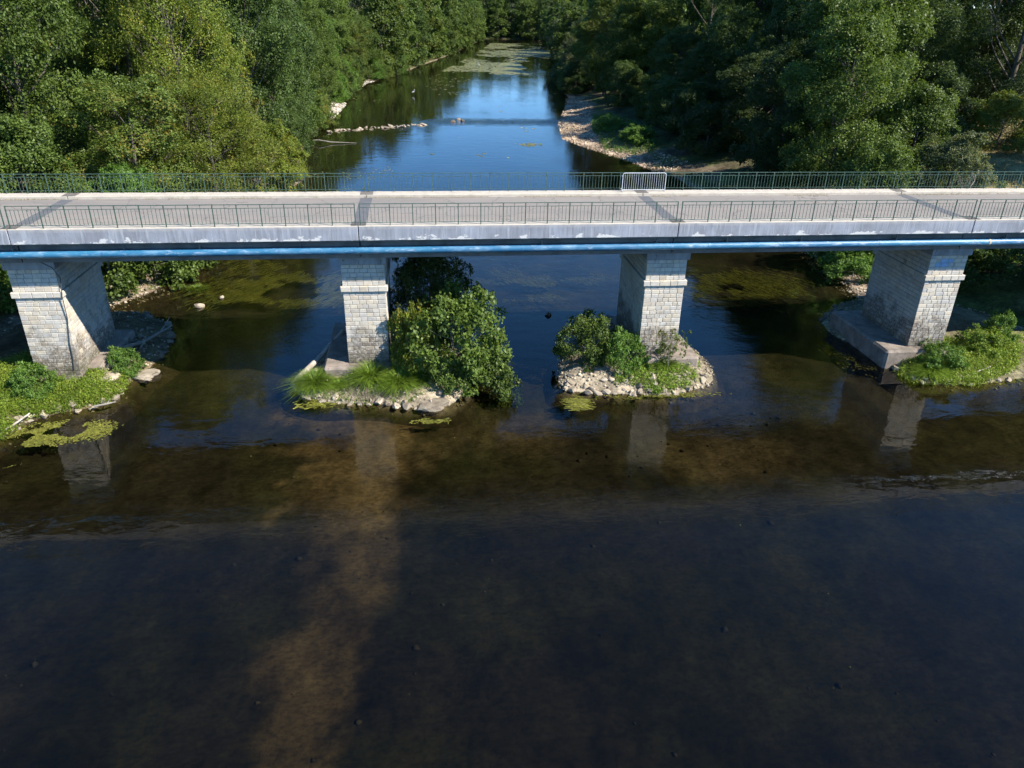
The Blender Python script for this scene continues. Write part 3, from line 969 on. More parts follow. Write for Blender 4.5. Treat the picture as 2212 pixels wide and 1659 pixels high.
def arche(key, seed, H, R, z0, nlobe, ncl, nlf, leaf, r0, **k):
    me, lob = make_crown(seed, H, R, z0, nlobe, ncl, nlf, leaf, **k)
    ARC[key] = (me, make_trunk(seed, H, R, lob, r0), H, R)


arche('broad', 1, 16, 5.0, 2.0, 26, 60, 42, 0.19, 0.28)
arche('broad2', 2, 16, 5.2, 1.2, 28, 58, 42, 0.20, 0.30, lob=(.26, .44))
arche('tall', 3, 21, 4.6, 2.5, 30, 58, 38, 0.20, 0.30, tcen=.5)
arche('ash', 4, 15, 5.4, 1.6, 30, 60, 42, 0.17, 0.24, asp=0.42, lob=(.22, .40), flat=.35, up=.7, spread=.22, droop=.5)
arche('edge', 5, 8, 3.6, 0.2, 20, 52, 40, 0.16, 0.16, tcen=.36)
arche('edge2', 6, 7, 3.8, 0.1, 18, 52, 40, 0.17, 0.16, tcen=.32)
arche('far', 7, 19, 5.2, 1.0, 22, 34, 20, 0.46, 0.3)
arche('far2', 8, 20, 5.0, 1.2, 22, 34, 20, 0.44, 0.3, tcen=.5)
arche('open', 9, 23, 5.6, 3.5, 26, 50, 34, 0.18, 0.34, lob=(.22, .36), spread=.27, tcen=.52)
arche('shrub', 10, 3.0, 2.3, 0.15, 24, 40, 22, 0.15, 0.05, asp=.75, lob=(.15, .36), tcen=.42, spread=.30)
arche('shrub2', 11, 2.2, 2.0, 0.05, 20, 32, 22, 0.14, 0.05, asp=.7, lob=(.16, .38), tcen=.33, spread=.30)
arche('airy', 12, 2.0, 0.9, 0.6, 8, 14, 9, 0.10, 0.03, asp=.6)


def tree(x, y, kind, leaf, H, R=None, label='', group=None, name='tree', cat='tree', rz=None, z=None, bark='bark', lean=(0, 0)):
    cm, tm, h0, r0 = ARC[kind]
    if z is None: z = float(height(np.array([x]), np.array([y]))[0]) - 0.05
    root = empty(name, (x, y, z), rz if rz is not None else random.uniform(0, 6.28))
    sz = H / h0
    sr = (R / r0) if R else sz
    root.rotation_euler[0], root.rotation_euler[1] = lean
    tag(root, label, cat, group)
    obj('trunk' if cat == 'tree' else 'stem', tm, M[bark], root, scale=(sr, sr, sz))
    obj('crown' if cat == 'tree' else 'foliage', cm, L[leaf], root, scale=(sr, sr, sz))
    return root


# --- left bank, near: the mass left of the river behind the railing
T = [
    (-41.0, 21, 'broad', 'olive', 17.5, 5.4, 'olive green tree at the far left edge, nearest the bridge'),
    (-33.0, 18, 'broad2', 'olive', 15.0, 5.0, 'olive green broad tree just behind the railing, second from the left edge'),
    (-26.0, 17, 'edge', 'mid', 8.6, 4.2, 'low rounded mid green tree behind the railing left of the first pier'),
    (-30.0, 29, 'broad', 'mid', 20.5, 5.2, 'mid green clumpy tree behind the olive ones on the left bank'),
    (-21.5, 26, 'broad2', 'olive', 11.5, 4.6, 'olive tree with heavy leaf clumps left of the lime green trees'),
    (-17.8, 33, 'ash', 'lime', 11.5, 5.4, 'lime green feathery tree leaning over the water nearest the bridge'),
    (-21.5, 41, 'ash', 'lime', 20.5, 6.0, 'tall lime green feathery tree above the leaning one'),
    (-15.8, 42, 'edge', 'lime', 7.2, 4.0, 'small lime green tree drooping over the left shore'),
    (-20.5, 20.5, 'edge2', 'fresh', 6.4, 3.0, 'small bright green tree behind the far railing before the dead branches'),
    (-37.0, 38, 'tall', 'olive', 24.5, 6.0, 'tall olive tree high up near the left edge'),
    (-28.0, 48, 'tall', 'olive', 25.0, 5.8, 'tall yellowish olive tree left of the tall lime tree'),
    (-47.0, 31, 'tall', 'mid', 21.0, 5.4, 'tall mid green tree at the upper left corner'),
    (-19.0, 58, 'broad', 'dark', 20.0, 5.6, 'dark green dense tree by the water behind the lime green trees'),
    (-18.4, 70, 'broad2', 'dark', 16.5, 5.2, 'dark green rounded tree overhanging the water before the stone weir'),
    (-24.5, 68, 'tall', 'mid', 25.0, 5.8, 'tall green tree behind the dark rounded one on the left bank'),
    (-19.5, 84, 'broad', 'dark', 18.0, 5.2, 'dark bushy tree on the left shore level with the weir'),
    (-27.0, 90, 'tall', 'grey', 25.0, 5.8, 'tall greyish green tree above the weir on the left bank'),
    (-35.0, 58, 'tall', 'mid', 26.0, 6.4, 'very tall tree at the top of the picture, left third'),
    (-19.8, 104, 'broad2', 'mid', 14.0, 5.0, 'mid green tree above the white gravel spit on the left bank'),
    (-20.0, 122, 'broad', 'mid', 16.0, 5.2, 'leafy tree behind the white gravel spit'),
    (-20.5, 138, 'broad2', 'fresh', 14.5, 5.0, 'brighter green tree farther along the left bank past the spit'),
    (-19.0, 152, 'tall', 'mid', 18.5, 5.4, 'tall bushy tree half way up the left bank'),
    (-17.2, 166, 'broad', 'olive', 14.0, 5.6, 'olive tree drooping to the water half way up the left bank'),
    (-14.5, 180, 'broad2', 'mid', 14.5, 5.6, 'rounded tree beyond the drooping olive one'),
]
for (x, y, k, lf, H, R, lab) in T:
    tree(x, y, k, lf, H, R, lab)
r_ = random.Random(11)
# --- left bank, farther rows
ROW = []
for y in range(195, 480, 14):
    xl = float(np.interp(y, YL, XL))
    ROW.append((xl - 2.6 + r_.uniform(-1.2, 1.2), y + r_.uniform(-3, 3), r_.uniform(14, 21)))
for i, (x, y, H) in enumerate(ROW):
    tree(x, y, ['far', 'far2'][i % 2], ['mid', 'olive', 'mid', 'dark'][i % 4], H, r_.uniform(5.2, 6.8), ['leafy', 'olive', 'green', 'dark'][i % 4] + ' tree in the receding row on the upper left bank, ' + ('near end' if y < 290 else 'middle stretch' if y < 390 else 'far end'), 'trees lining the upper left bank')
for x, y in [(-52, 52), (-46, 70), (-36, 78), (-58, 40), (-33, 105), (-30, 125), (-31, 145), (-29, 165), (-24, 190), (-17, 215), (-8, 245), (2, 275), (14, 320), (24, 370),
             (-44, 96), (-42, 122), (-41, 150), (-36, 180), (-58, 75), (-62, 100), (-26, 232), (-12, 280), (-70, 55), (-56, 22)]:
    tree(x + r_.uniform(-2, 2), y + r_.uniform(-2, 2), ['far', 'far2'][r_.randrange(2)], r_.choice(['mid', 'olive', 'mid', 'grey']), r_.uniform(21, 25), r_.uniform(5.8, 7.4),
         'tall tree standing deeper in the left bank wood', 'trees deeper in the left bank wood')
# --- far end and right bank, far
for i, (x, y, lf, H) in enumerate([(34, 502, 'dark', 22), (44, 508, 'dark', 25), (53, 503, 'mid', 22), (62, 506, 'dark', 24), (72, 500, 'mid', 21), (82, 498, 'dark', 23),
                                   (40, 530, 'mid', 25), (56, 535, 'dark', 26), (72, 532, 'mid', 25), (90, 525, 'mid', 25), (24, 520, 'olive', 25), (104, 510, 'dark', 25)]):
    tree(x, y, ['far', 'far2'][i % 2], lf, H, 7.2, 'dark tree closing the far end of the river', 'trees at the far bend of the river')
for i, (x, y, lf, H) in enumerate([(78, 452, 'dark', 18), (75, 428, 'mid', 17), (73, 405, 'dark', 18), (72, 384, 'mid', 19), (70, 362, 'olive', 21), (66, 342, 'dark', 17), (62, 318, 'mid', 18), (59, 296, 'dark', 18),
                                   (56, 272, 'mid', 17), (52, 250, 'grey', 15), (50, 230, 'dark', 18), (47, 210, 'mid', 17), (84, 375, 'lime', 24), (80, 340, 'mid', 25), (76, 300, 'mid', 25), (68, 262, 'mid', 25), (64, 230, 'olive', 25), (60, 205, 'mid', 25)]):
    tree(x, y, ['far', 'far2'][i % 2], lf, H, r_.uniform(6, 7.4), {'dark': 'dark', 'mid': 'green', 'olive': 'olive', 'grey': 'greyish', 'lime': 'yellow topped'}[lf] + ' tree in the receding row on the upper right bank, ' + ('near end' if y < 290 else 'far end'), 'trees lining the upper right bank')
for i, (x, y) in enumerate([(10, 545), (28, 560), (48, 570), (66, 575), (86, 570), (106, 560), (128, 550), (-10, 520), (124, 520), (140, 480), (120, 460), (104, 420), (100, 380), (98, 340), (94, 300), (88, 260), (80, 225)]):
    tree(x, y, ['far', 'far2'][i % 2], ['dark', 'mid', 'mid'][i % 3], 25, 8.4, 'tall tree on the wooded rise beyond the river', 'trees on the wooded rise beyond the river')
for i, y in enumerate(list(range(92, 106, 5)) + list(range(128, 164, 5)) + list(range(180, 215, 6))):
    xl = float(np.interp(y, YL, XL))
    tree(xl - 2.0 + r_.uniform(-.6, .6), y + r_.uniform(-1, 1), ['edge', 'edge2'][i % 2], ['mid', 'olive', 'dark', 'fresh'][i % 4], r_.uniform(4.5, 7), r_.uniform(3.2, 4.2), 'low bushy tree overhanging the water along the left bank', 'low trees overhanging the left bank')
for i, y in enumerate(range(148, 215, 7)):
    xr = float(np.interp(y, YR, XR))
    tree(xr + 2.2, y + r_.uniform(-1, 1), ['edge', 'edge2'][i % 2], ['dark', 'mid', 'grey'][i % 3], r_.uniform(5, 7.5), r_.uniform(3.4, 4.4), 'low bushy tree overhanging the water along the right bank', 'low trees overhanging the right bank')
for x, y, lf, h_, lab in [(-15.6, 52, 'lime', 4.2, 'low lime bush touching the water behind the railing'), (-17.0, 64, 'dark', 5.5, 'low dark bush at the water below the dark trees'), (-17.8, 76, 'dark', 6.0, 'dark overhanging bush just before the weir'), (-18.0, 88, 'mid', 5.0, 'overhanging bush at the left end of the weir')]:
    tree(x, y, 'edge2', lf, h_, 3.4, lab)
k_ = 0
for x0, y0, x1, y1, n_ in [(-80, 90, -45, 310, 12), (82, 112, 112, 310, 12), (150, 420, 20, 640, 6), (20, 640, -60, 420, 5)]:
    for i in range(n_):
        f_ = (i + .5) / n_
        k_ += 1
        tree(x0 + (x1 - x0) * f_ + r_.uniform(-3, 3), y0 + (y1 - y0) * f_ + r_.uniform(-3, 3), ['far', 'far2'][k_ % 2], ['dark', 'mid', 'olive'][k_ % 3], r_.uniform(26, 30), r_.uniform(7, 8.6),
             'tall tree in the background wood along the top of the picture', 'background wood at the top of the picture')
# --- right bank, middle and near
T = [
    (43.5, 172, 'broad', 'grey', 14.0, 6.0, 'pale grey green willow like tree at the narrowing on the right bank'),
    (42.0, 152, 'broad2', 'mid', 18.0, 6.2, 'rounded tree beyond the gravel beach on the right bank'),
    (39.5, 133, 'tall', 'olive', 21.0, 6.4, 'large olive green tree above the upper end of the gravel beach'),
    (40.0, 119, 'broad', 'mid', 15.0, 5.6, 'full green tree standing behind the gravel beach'),
    (37.5, 107, 'edge', 'dark', 6.5, 4.0, 'low dark tree at the back of the gravel beach'),
    (44.0, 118, 'tall', 'olive', 23.0, 6.2, 'tall tree behind the full green one on the right bank'),
    (51.5, 106, 'open', 'dark', 24.0, 6.0, 'tall dark open crowned tree right of the bright grass'),
    (51.5, 88, 'open', 'dark', 24.5, 6.2, 'tall dark tree with bare branches above the bright grass'),
    (51.5, 71, 'open', 'deep', 25.0, 6.4, 'tallest dark tree in the middle of the right bank shade'),
    (41.5, 77, 'broad2', 'dark', 11.0, 4.8, 'rounded dark tree right of the bright grass'),
    (42.0, 93, 'broad', 'dark', 12.0, 4.8, 'dark rounded tree above the bright grass'),
    (36.6, 70, 'edge', 'dark', 6.2, 3.6, 'low dark tree crowding the shore right of the gravel strip'),
    (37.2, 79, 'edge2', 'dark', 6.4, 3.8, 'low dark bushy tree right behind the bright grass'),
    (37.8, 88, 'edge', 'mid', 6.0, 3.6, 'low green tree behind the bright grass patch'),
    (36.4, 61, 'edge2', 'deep', 5.6, 3.6, 'low shaded tree at the lower end of the gravel strip'),
    (46.0, 80, 'broad2', 'dark', 15.0, 5.4, 'dark full tree behind the low trees by the bright grass'),
    (47.0, 64, 'broad', 'deep', 15.0, 5.4, 'shaded full tree in the middle of the dark right bank wood'),
    (41.0, 57, 'broad', 'deep', 10.5, 4.8, 'dark shaded tree over the shore below the beach'),
    (57.0, 80, 'tall', 'dark', 24.0, 6.0, 'dark tree at the top of the right bank wood'),
    (37.5, 42, 'broad2', 'deep', 13.5, 4.8, 'dark tree behind the far railing left of the sunlit one'),
    (43.6, 41, 'tall', 'mid', 22.5, 6.2, 'large sunlit green tree on the right, reaching the top of the picture'),
    (38.4, 33, 'broad', 'mid', 16.5, 5.2, 'sunlit leafy tree just behind the far railing on the right'),
    (44.5, 31, 'edge', 'mid', 9.0, 4.4, 'bushy green tree at the foot of the large sunlit one'),
    (37.6, 23.5, 'edge2', 'mid', 7.0, 3.6, 'rounded pale green bush tree touching the far railing on the right'),
    (42.6, 22.0, 'edge', 'grey', 6.6, 3.2, 'greyish bush tree with bare twigs by the far railing'),
    (58.5, 58, 'open', 'deep', 25.0, 6.4, 'dark tree at the right edge behind the dry grass slope'),
    (66.0, 48, 'open', 'deep', 25.0, 6.4, 'dark tree at the upper right corner'),
    (51.5, 66, 'tall', 'deep', 24.0, 6.0, 'dark tree between the sunlit tree and the right edge'),
    (62.0, 72, 'tall', 'deep', 26.0, 6.4, 'dark tall tree behind the right edge trees'),
    (52.0, 88, 'tall', 'dark', 26.0, 6.6, 'tall dark tree far back in the right bank wood'),
    (74.0, 40, 'open', 'deep', 24.0, 6.4, 'dark tree just past the right edge of the view'),
    (68.0, 28, 'tall', 'dark', 23.0, 6.0, 'shade tree by the road beyond the right end of the bridge'),
    (50.5, 37, 'edge2', 'deep', 6.0, 3.6, 'dark low bush tree right of the sunlit tree foot'),
    (55.5, 44, 'edge', 'deep', 8.0, 3.8, 'dark bush tree behind the dry slope'),
    (50.0, 50, 'edge', 'deep', 9.5, 4.2, 'dark undergrowth tree in the shade right of the sunlit tree'),
    (66.0, 52, 'edge2', 'deep', 7.0, 4.2, 'dark undergrowth tree above the yellowing bush'),
    (60.5, 40.5, 'edge2', 'olive', 5.2, 3.4, 'yellowing bush at the top of the dry grass slope'),
    (62.0, 86, 'tall', 'dark', 27.0, 7.0, 'background tree behind the right edge of the wood'),
    (72.0, 62, 'tall', 'deep', 25.0, 6.6, 'dark tree behind the yellowing bush at the right edge'),
    (56.5, 52, 'broad', 'deep', 15.0, 5.6, 'dark lower tree left of the yellowing bush'),
    (80.0, 70, 'tall', 'dark', 26.0, 7.0, 'dark tree past the upper right corner'),
    (70.0, 84, 'tall', 'deep', 27.0, 7.0, 'shaded background tree near the upper right corner'),
    (66.0, 104, 'far', 'dark', 28.0, 7.4, 'distant dark tree at the top right'),
    (84.0, 92, 'far2', 'dark', 28.0, 7.6, 'distant dark tree beyond the upper right corner'),
    (56.0, 110, 'far', 'mid', 27.0, 7.2, 'tall background tree on the upper right behind the open crowned trees'),
    (52.0, 140, 'far2', 'mid', 26.0, 7.0, 'tall background tree above the gravel beach'),
    (52.0, 172, 'far', 'olive', 25.0, 7.0, 'background tree above the willow like one'),
]
for (x, y, k, lf, H, R, lab) in T:
    tree(x, y, k, lf, H, R, lab)

# --- bushes low on the banks and islets
S = [
    (-21.2, 16.0, 'shrub', 'mid', 4.9, 3.6, 'dense rounded bush on the left shore behind the first pier'),
    (-18.6, 17.4, 'shrub', 'mid', 3.7, 2.9, 'leafy bush overhanging the shore right of the first pier'),
    (-17.2, 19.6, 'shrub2', 'mid', 2.6, 2.4, 'spreading low bush at the water edge beyond the first pier'),
    (-26.5, 10.5, 'shrub', 'fresh', 4.2, 2.8, 'leafy bush at the left edge beside the first pier'),
    (-24.0, 22.5, 'shrub', 'mid', 4.5, 3.0, 'bush in the row behind the left shore'),
    (32.6, 18.5, 'shrub', 'fresh', 3.4, 2.4, 'bright green bush on the right shore left of the fourth pier'),
    (31.5, 14.6, 'shrub2', 'fresh', 1.7, 1.9, 'low bright bush above the pale shore beside the fourth pier'),
    (35.4, 16.2, 'shrub', 'mid', 3.8, 2.6, 'green bush seen right of the fourth pier top'),
    (39.2, 15.4, 'shrub', 'mid', 4.0, 2.8, 'green bush on the slope right of the fourth pier'),
    (43.5, 15.2, 'shrub2', 'olive', 3.6, 3.0, 'olive bush on the slope at the right edge under the deck'),
    (36.8, 11.2, 'shrub2', 'dark', 2.4, 2.6, 'dark shaded bush on the slope right of the fourth pier'),
    (41.0, 10.0, 'shrub2', 'dark', 2.6, 2.8, 'dark shaded bush at the right edge below the deck'),
    (29.0, 84.0, 'shrub2', 'fresh', 1.8, 2.4, 'bright green bush on the grass above the gravel beach'),
    (30.6, 72.0, 'shrub2', 'fresh', 2.0, 2.6, 'fresh green bush on the shore right of the gravel beach'),
]
for (x, y, k, lf, H, R, lab) in S:
    tree(x, y, k, lf, H, R, lab, name='bush', cat='bush', bark='deadwood')


def ibush(k, x, y, kind, leaf, H, R, label, name='bush', cat='bush', rz=None):
    return tree(x, y, kind, leaf, H, R, label, name=name, cat=cat, rz=rz, z=islet_z(k, x, y) - 0.05, bark='deadwood')


ibush(1, 1.5, -0.1, 'shrub', 'mid', 4.0, 2.55, 'large alder bush with round leaves beside the second pier', rz=.6)
ibush(1, 0.9, -1.5, 'shrub2', 'mid', 1.5, 1.1, 'low front part of leafy growth under the alder bush', rz=4.0)
ibush(1, 3.2, -.9, 'shrub2', 'mid', 2.3, 1.6, 'lower bough of alder bush hanging over the water', rz=2.0)
ibush(1, 0.35, 3.7, 'edge2', 'deep', 5.5, 2.3, 'dark shaded bush under the deck behind the second pier', rz=1.2)
ibush(1, -0.75, 0.0, 'shrub2', 'lime', 2.9, 1.15, 'yellow green bush pressed against the second pier', rz=3.0)
ibush(2, 8.5, 0.8, 'shrub', 'mid', 2.2, 1.55, 'round leaved bush left of the third pier', rz=.3)
ibush(2, 10.3, -.2, 'shrub2', 'fresh', 1.55, 1.2, 'small green bush at the foot of the third pier', rz=.9)
ibush(2, 12.7, -0.9, 'airy', 'olive', 2.1, .8, 'thin sapling in front of the third pier', rz=.9)
ibush(0, -18.9, -1.0, 'shrub2', 'fresh', 1.15, 1.1, 'dark green nettle bush in front of the first pier')
ibush(0, -15.7, 1.7, 'shrub2', 'fresh', 1.1, .95, 'small green bush on the tip of the left mound')
ibush(3, 28.0, -1.1, 'shrub2', 'fresh', 1.05, 1.2, 'bright green bush in front of the fourth pier')
ibush(3, 31.4, .3, 'shrub2', 'grass', 1.1, 1.3, 'yellow green bush at the right end of the right mound')
ibush(3, 33.4, 1.6, 'shrub2', 'fresh', 1.4, .9, 'tall weedy bush at the right edge of the right mound')


# --- grass tussocks and ground cover
def blades(rng, n, cx, cy, zf, rx, ry, hl, w, arch=0.6, seg=3, outward=True):
    """arching blades: strips of quads"""
    a = rng.uniform(0, 2 * math.pi, n); r = np.sqrt(rng.random(n))
    bx, by = cx + np.cos(a) * r * rx, cy + np.sin(a) * r * ry
    bz = np.array([zf(x, y) for x, y in zip(bx, by)]) if callable(zf) else np.full(n, zf)
    da = a + rng.normal(size=n) * 0.7 if outward else rng.uniform(0, 6.28, n)
    Ln = hl * rng.uniform(0.55, 1.2, n)
    ar = arch * rng.uniform(0.4, 1.3, n) * (0.4 + r)
    dx, dy = np.cos(da), np.sin(da)
    px, py = -dy, dx
    V = []
    for s in range(seg + 1):
        t = s / seg
        h = Ln * (t - 0.55 * ar * t * t)
        o = Ln * ar * t * t * 0.9
        ww = w * (1 - t * .9) * .5
        for sg in (-1, 1):
            V.append(np.stack([bx + dx * o + px * ww * sg, by + dy * o + py * ww * sg, bz + h], 1))
    V = np.stack(V, 1)                      # n, 2(seg+1), 3
    F = np.array([[2 * s, 2 * s + 1, 2 * s + 3, 2 * s + 2] for s in range(seg)])
    F = (np.arange(n)[:, None, None] * 2 * (seg + 1) + F[None]).reshape(-1, 4)
    c = np.repeat(np.clip(np.stack([rng.random(n), rng.random(n), rng.random(n) * .9], 1), 0, 1), 2 * (seg + 1), 0)
    return V.reshape(-1, 3), F, c


def merge(parts):
    V, F, C, b = [], [], [], 0
    for v, f, c in parts:
        V.append(v); F.append(f + b); C.append(c); b += len(v)
    return np.vstack(V), np.vstack(F), np.vstack(C)


rng = np.random.default_rng(5)
TUS = [(1, P(682, 838, .2), .62, .98, 'leftmost tall grass tussock in front of the second pier'),
       (1, P(802, 828, .35), .68, 1.0, 'middle tall grass tussock in front of the second pier'),
       (1, P(866, 842, .25), .66, .95, 'rightmost tall grass tussock in front of the second pier'),
       (1, P(905, 832, .3), .5, .7, 'shaded grass tussock under the alder bush'),
       (1, P(735, 838, .3), .42, .42, 'small yellowish grass tuft between the tussocks'),
       (2, P(1440, 800, .4), .45, .6, 'small grass tussock in front of the third pier'),
       (2, P(1470, 770, .5), .4, .5, 'grass tuft beside the sapling at the third pier'),
       (3, P(2010, 800, .4), .6, .75, 'arching grass tussock at the front of the right mound')]
for k, p, r, h, lab in TUS:
    z = islet_z(k, p[0], p[1]) - .04
    V, F, C = blades(rng, 1500 if r > .5 else 600, 0, 0, 0.0, r * .55, r * .45, h * 1.1, .04, 1.1, 4)
    tag(obj('grass_tussock', np_mesh('grass_tussock', V, F, C), L['grass'], loc=(p[0], p[1], z)), lab, 'grass', 'tall grass tussocks on the mounds')


def cover(name, label, k, poly, n, hl, mat, leafn=0, leafsize=.08, bl=True):
    P2 = np.array(poly)
    lo, hi = P2.min(0), P2.max(0)
    out = []
    while len(out) < n:
        q = lo + (hi - lo) * rng.random((n, 2))
        ins = np.zeros(len(q), bool)
        j = len(P2) - 1
        for i in range(len(P2)):
            c = ((P2[i, 1] > q[:, 1]) != (P2[j, 1] > q[:, 1])) & (q[:, 0] < (P2[j, 0] - P2[i, 0]) * (q[:, 1] - P2[i, 1]) / (P2[j, 1] - P2[i, 1] + 1e-12) + P2[i, 0])
            ins ^= c
            j = i
        d = fbm(q[:, 0] * .9, q[:, 1] * .9, 77, 3)
        q = q[ins & (d > .34)]
        # keep clear of the pier and its footing
        if k is not None:
            q = q[~((np.abs(q[:, 0] - PX[k]) < 1.1) & (q[:, 1] > -0.1) & (q[:, 1] < 5.2))]
        out += list(map(tuple, q))
    out = np.array(out[:n])
    zz = np.array([islet_z(k, x, y) for x, y in out]) if k is not None else height(out[:, 0], out[:, 1])
    hump = fbm(out[:, 0] * 1.3, out[:, 1] * 1.3, 91, 3)
    parts = []
    if bl:
        m_ = n * 2 // 3
        Vb, Fb, Cb = blades(rng, m_, 0, 0, 0.0, 1e-4, 1e-4, hl * 1.35, .036, .9, 3)
        nb = Vb.reshape(m_, -1, 3)
        nb[:, :, :2] += out[:m_, None, :]
        nb[:, :, 2] += zz[:m_, None]
        parts.append((nb.reshape(-1, 3), Fb, Cb))
    lp = np.column_stack([out, zz + rng.random(n) * hl * (0.25 + 1.1 * hump)])
    lp = np.repeat(lp, 4, 0) + rng.normal(size=(n * 4, 3)) * np.array([.09, .09, .05])
    nr = rng.normal(size=(len(lp), 3)) * .5 + np.array([0.1, -.1, 1.0])
    nr /= np.linalg.norm(nr, axis=1)[:, None]
    cl = np.stack([np.clip(np.repeat(hump, 4) + rng.normal(size=len(lp)) * .2, 0, 1), rng.random(len(lp)), rng.random(len(lp)) * .93], 1)
    parts.append(leaves(rng, lp, nr, leafsize, .6, cl=cl))
    V, F, C = merge(parts)
    return tag(obj(name, np_mesh(name, V, F, C), L[mat]), label, 'plants', kind='stuff')


cover('ground_cover', 'bright green low plants covering the left mound', 0, pts([(0, 800), (90, 770), (150, 790), (235, 805), (285, 790), (262, 830), (228, 852), (150, 868), (60, 888), (0, 930)], .5) + [(-24, -3.0), (-23, 2)], 9500, .42, 'cover', leafsize=.085)
cover('ground_cover', 'thin grass and herbs among the rocks of the third mound', 2, pts([(1330, 800), (1400, 780), (1500, 770), (1520, 800), (1490, 825), (1420, 835), (1330, 822)], .5), 1300, .3, 'grass', leafsize=.10)
cover('ground_cover', 'thick green herbs covering the right mound', 3, pts([(1940, 790), (1990, 735), (2060, 745), (2140, 730), (2212, 735), (2200, 790), (2120, 815), (2020, 815), (1960, 805)], .5), 5200, .40, 'cover', leafsize=.09)
cover('ground_cover', 'sparse yellow herbs between the second pier tussocks', 1, pts([(640, 830), (700, 800), (900, 800), (960, 840), (880, 862), (700, 862)], .4), 700, .15, 'grass')
cover('ground_cover', 'bright grass on the right bank above the gravel beach', None, [(25.5, 70), (30.5, 64), (33, 70), (33, 98), (29.8, 100), (27.0, 86)], 3200, .7, 'fresh', leafsize=.16)
cover('ground_cover', 'dry yellow grass on the slope right of the trees', None, [(47, 20), (58, 20), (74, 34), (76, 50), (58, 48), (47, 36)], 4200, .9, 'dry', leafsize=.14)
cover('ground_cover', 'green weeds along the right shore beside the fourth pier', None, [(32.0, 12.5), (37, 11), (46, 10), (48, 18), (34, 22), (32.6, 19)], 3600, .6, 'fresh', leafsize=.14)
cover('ground_cover', 'low weeds along the left shore behind the first pier', None, [(-20.5, 11.5), (-18.2, 15.5), (-18, 21.5), (-26, 22), (-28, 10)], 1600, .4, 'mid', leafsize=.11)

# weeds growing in the gutter along the far kerb
parts = []
for x in np.arange(-47, 57, 0.16):
    d = float(fbm(np.array([x * .45]), np.array([0.3]), 63, 3)[0])
    if d > .46 and rng.random() < (d - .4) * 5:
        parts.append(blades(rng, 8, x, YF0 - .05 - rng.random() * .05, ZR + .0, .08, .03, .13, .014, .9, 2))
V, F, C = merge(parts)
tag(obj('gutter_weeds', np_mesh('gutter_weeds', V, F, C), L['dry']), 'dry weeds growing along the foot of the far kerb', 'weeds', kind='stuff')

# ------------------------------------------------------------------ rocks
RK = []
for s in range(8):
    rr = random.Random(s + 50)
    bm = bmesh.new()
    for _ in range(15):
        v = Vector((rr.gauss(0, 1), rr.gauss(0, 1), rr.gauss(0, 1))).normalized() * rr.uniform(.8, 1.1)
        bm.verts.new((v.x * .55, v.y * .45, v.z * .36))
    bmesh.ops.convex_hull(bm, input=bm.verts)
    for v in [v for v in bm.verts if not v.link_faces]: bm.verts.remove(v)
    me = bpy.data.meshes.new('rock')
    bm.to_mesh(me); bm.free()
    RK.append(me)


BOULD = []
for s_ in range(3):
    bm = bmesh.new()
    bmesh.ops.create_icosphere(bm, subdivisions=3, radius=.5)
    for v in bm.verts:
        a_, b_ = v.co.x * 3 + s_ * 7, v.co.y * 3 + v.co.z * 2
        f_ = 0.72 + 0.75 * float(fbm(np.array([a_]), np.array([b_ + 5]), 40 + s_, 4)[0])
        v.co = v.co * f_
        v.co.z = max(-.3, min(.26, v.co.z * .75)) + v.co.x * .10
    me = bpy.data.meshes.new('boulder'); bm.to_mesh(me); bm.free(); BOULD.append(me)


def rock(x, y, z, s, label, group, dark=False, name='rock', sc=None, rz=None):
    o = obj(name, random.choice(BOULD if name == 'boulder' else RK), M['rock_dark'] if dark else M['rock'], loc=(x, y, z),
            rot=(random.uniform(-.5, .5) * (name != 'boulder'), random.uniform(-.5, .5) * (name != 'boulder'), random.uniform(0, 6.28) if rz is None else rz), scale=sc or (s * random.uniform(.8, 1.3), s * random.uniform(.8, 1.2), s * random.uniform(.8, 1.2)))
    return tag(o, label, 'rock', group)


def ring_rocks(k, a, b, n, smin, smax, label, group, inner=.28, dark=False):
    """rocks along part of the outline (fraction a..b of the way round)"""
    ring, c, top = ISL[k]
    m_ = len(ring)
    for i in range(n):
        t = (a + (b - a) * (i + random.random()) / n) * m_
        q = ring[int(t) % m_]
        f = 1.02 - inner * random.random() ** 1.6
        p = c + (q - c) * f
        s = smin + (smax - smin) * random.random() ** 1.7
        rock(p[0], p[1], islet_z(k, p[0], p[1]) + s * .06, s, label, group, dark)


def idx_at(k, x, y):
    ring = ISL[k][0]
    return int(np.argmin(np.hypot(ring[:, 0] - x, ring[:, 1] - y))) / len(ring)


q0, q1 = P(1206, 832), P(1543, 824)
ring_rocks(2, idx_at(2, *q0[:2]), idx_at(2, *q1[:2]), 66, .24, .58, 'pale limestone rock in the ring around the third pier', 'rocks around the third pier', .30)
q0, q1 = P(640, 842), P(962, 880)
ring_rocks(1, idx_at(1, *q0[:2]), idx_at(1, *q1[:2]), 34, .28, .55, 'pale limestone rock along the front of the second mound', 'rocks at the front of the second mound', .09)
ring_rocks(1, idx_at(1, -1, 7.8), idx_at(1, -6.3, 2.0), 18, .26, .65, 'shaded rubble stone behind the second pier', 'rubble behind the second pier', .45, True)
q0, q1 = P(40, 915), P(285, 805)
ring_rocks(0, idx_at(0, *q0[:2]), idx_at(0, *q1[:2]), 30, .26, .6, 'pale rock along the water edge of the left mound', 'rocks edging the left mound', .14)
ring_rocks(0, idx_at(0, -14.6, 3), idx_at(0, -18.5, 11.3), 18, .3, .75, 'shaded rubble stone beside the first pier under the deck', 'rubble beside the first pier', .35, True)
q0, q1 = P(1917, 778), P(2200, 814)
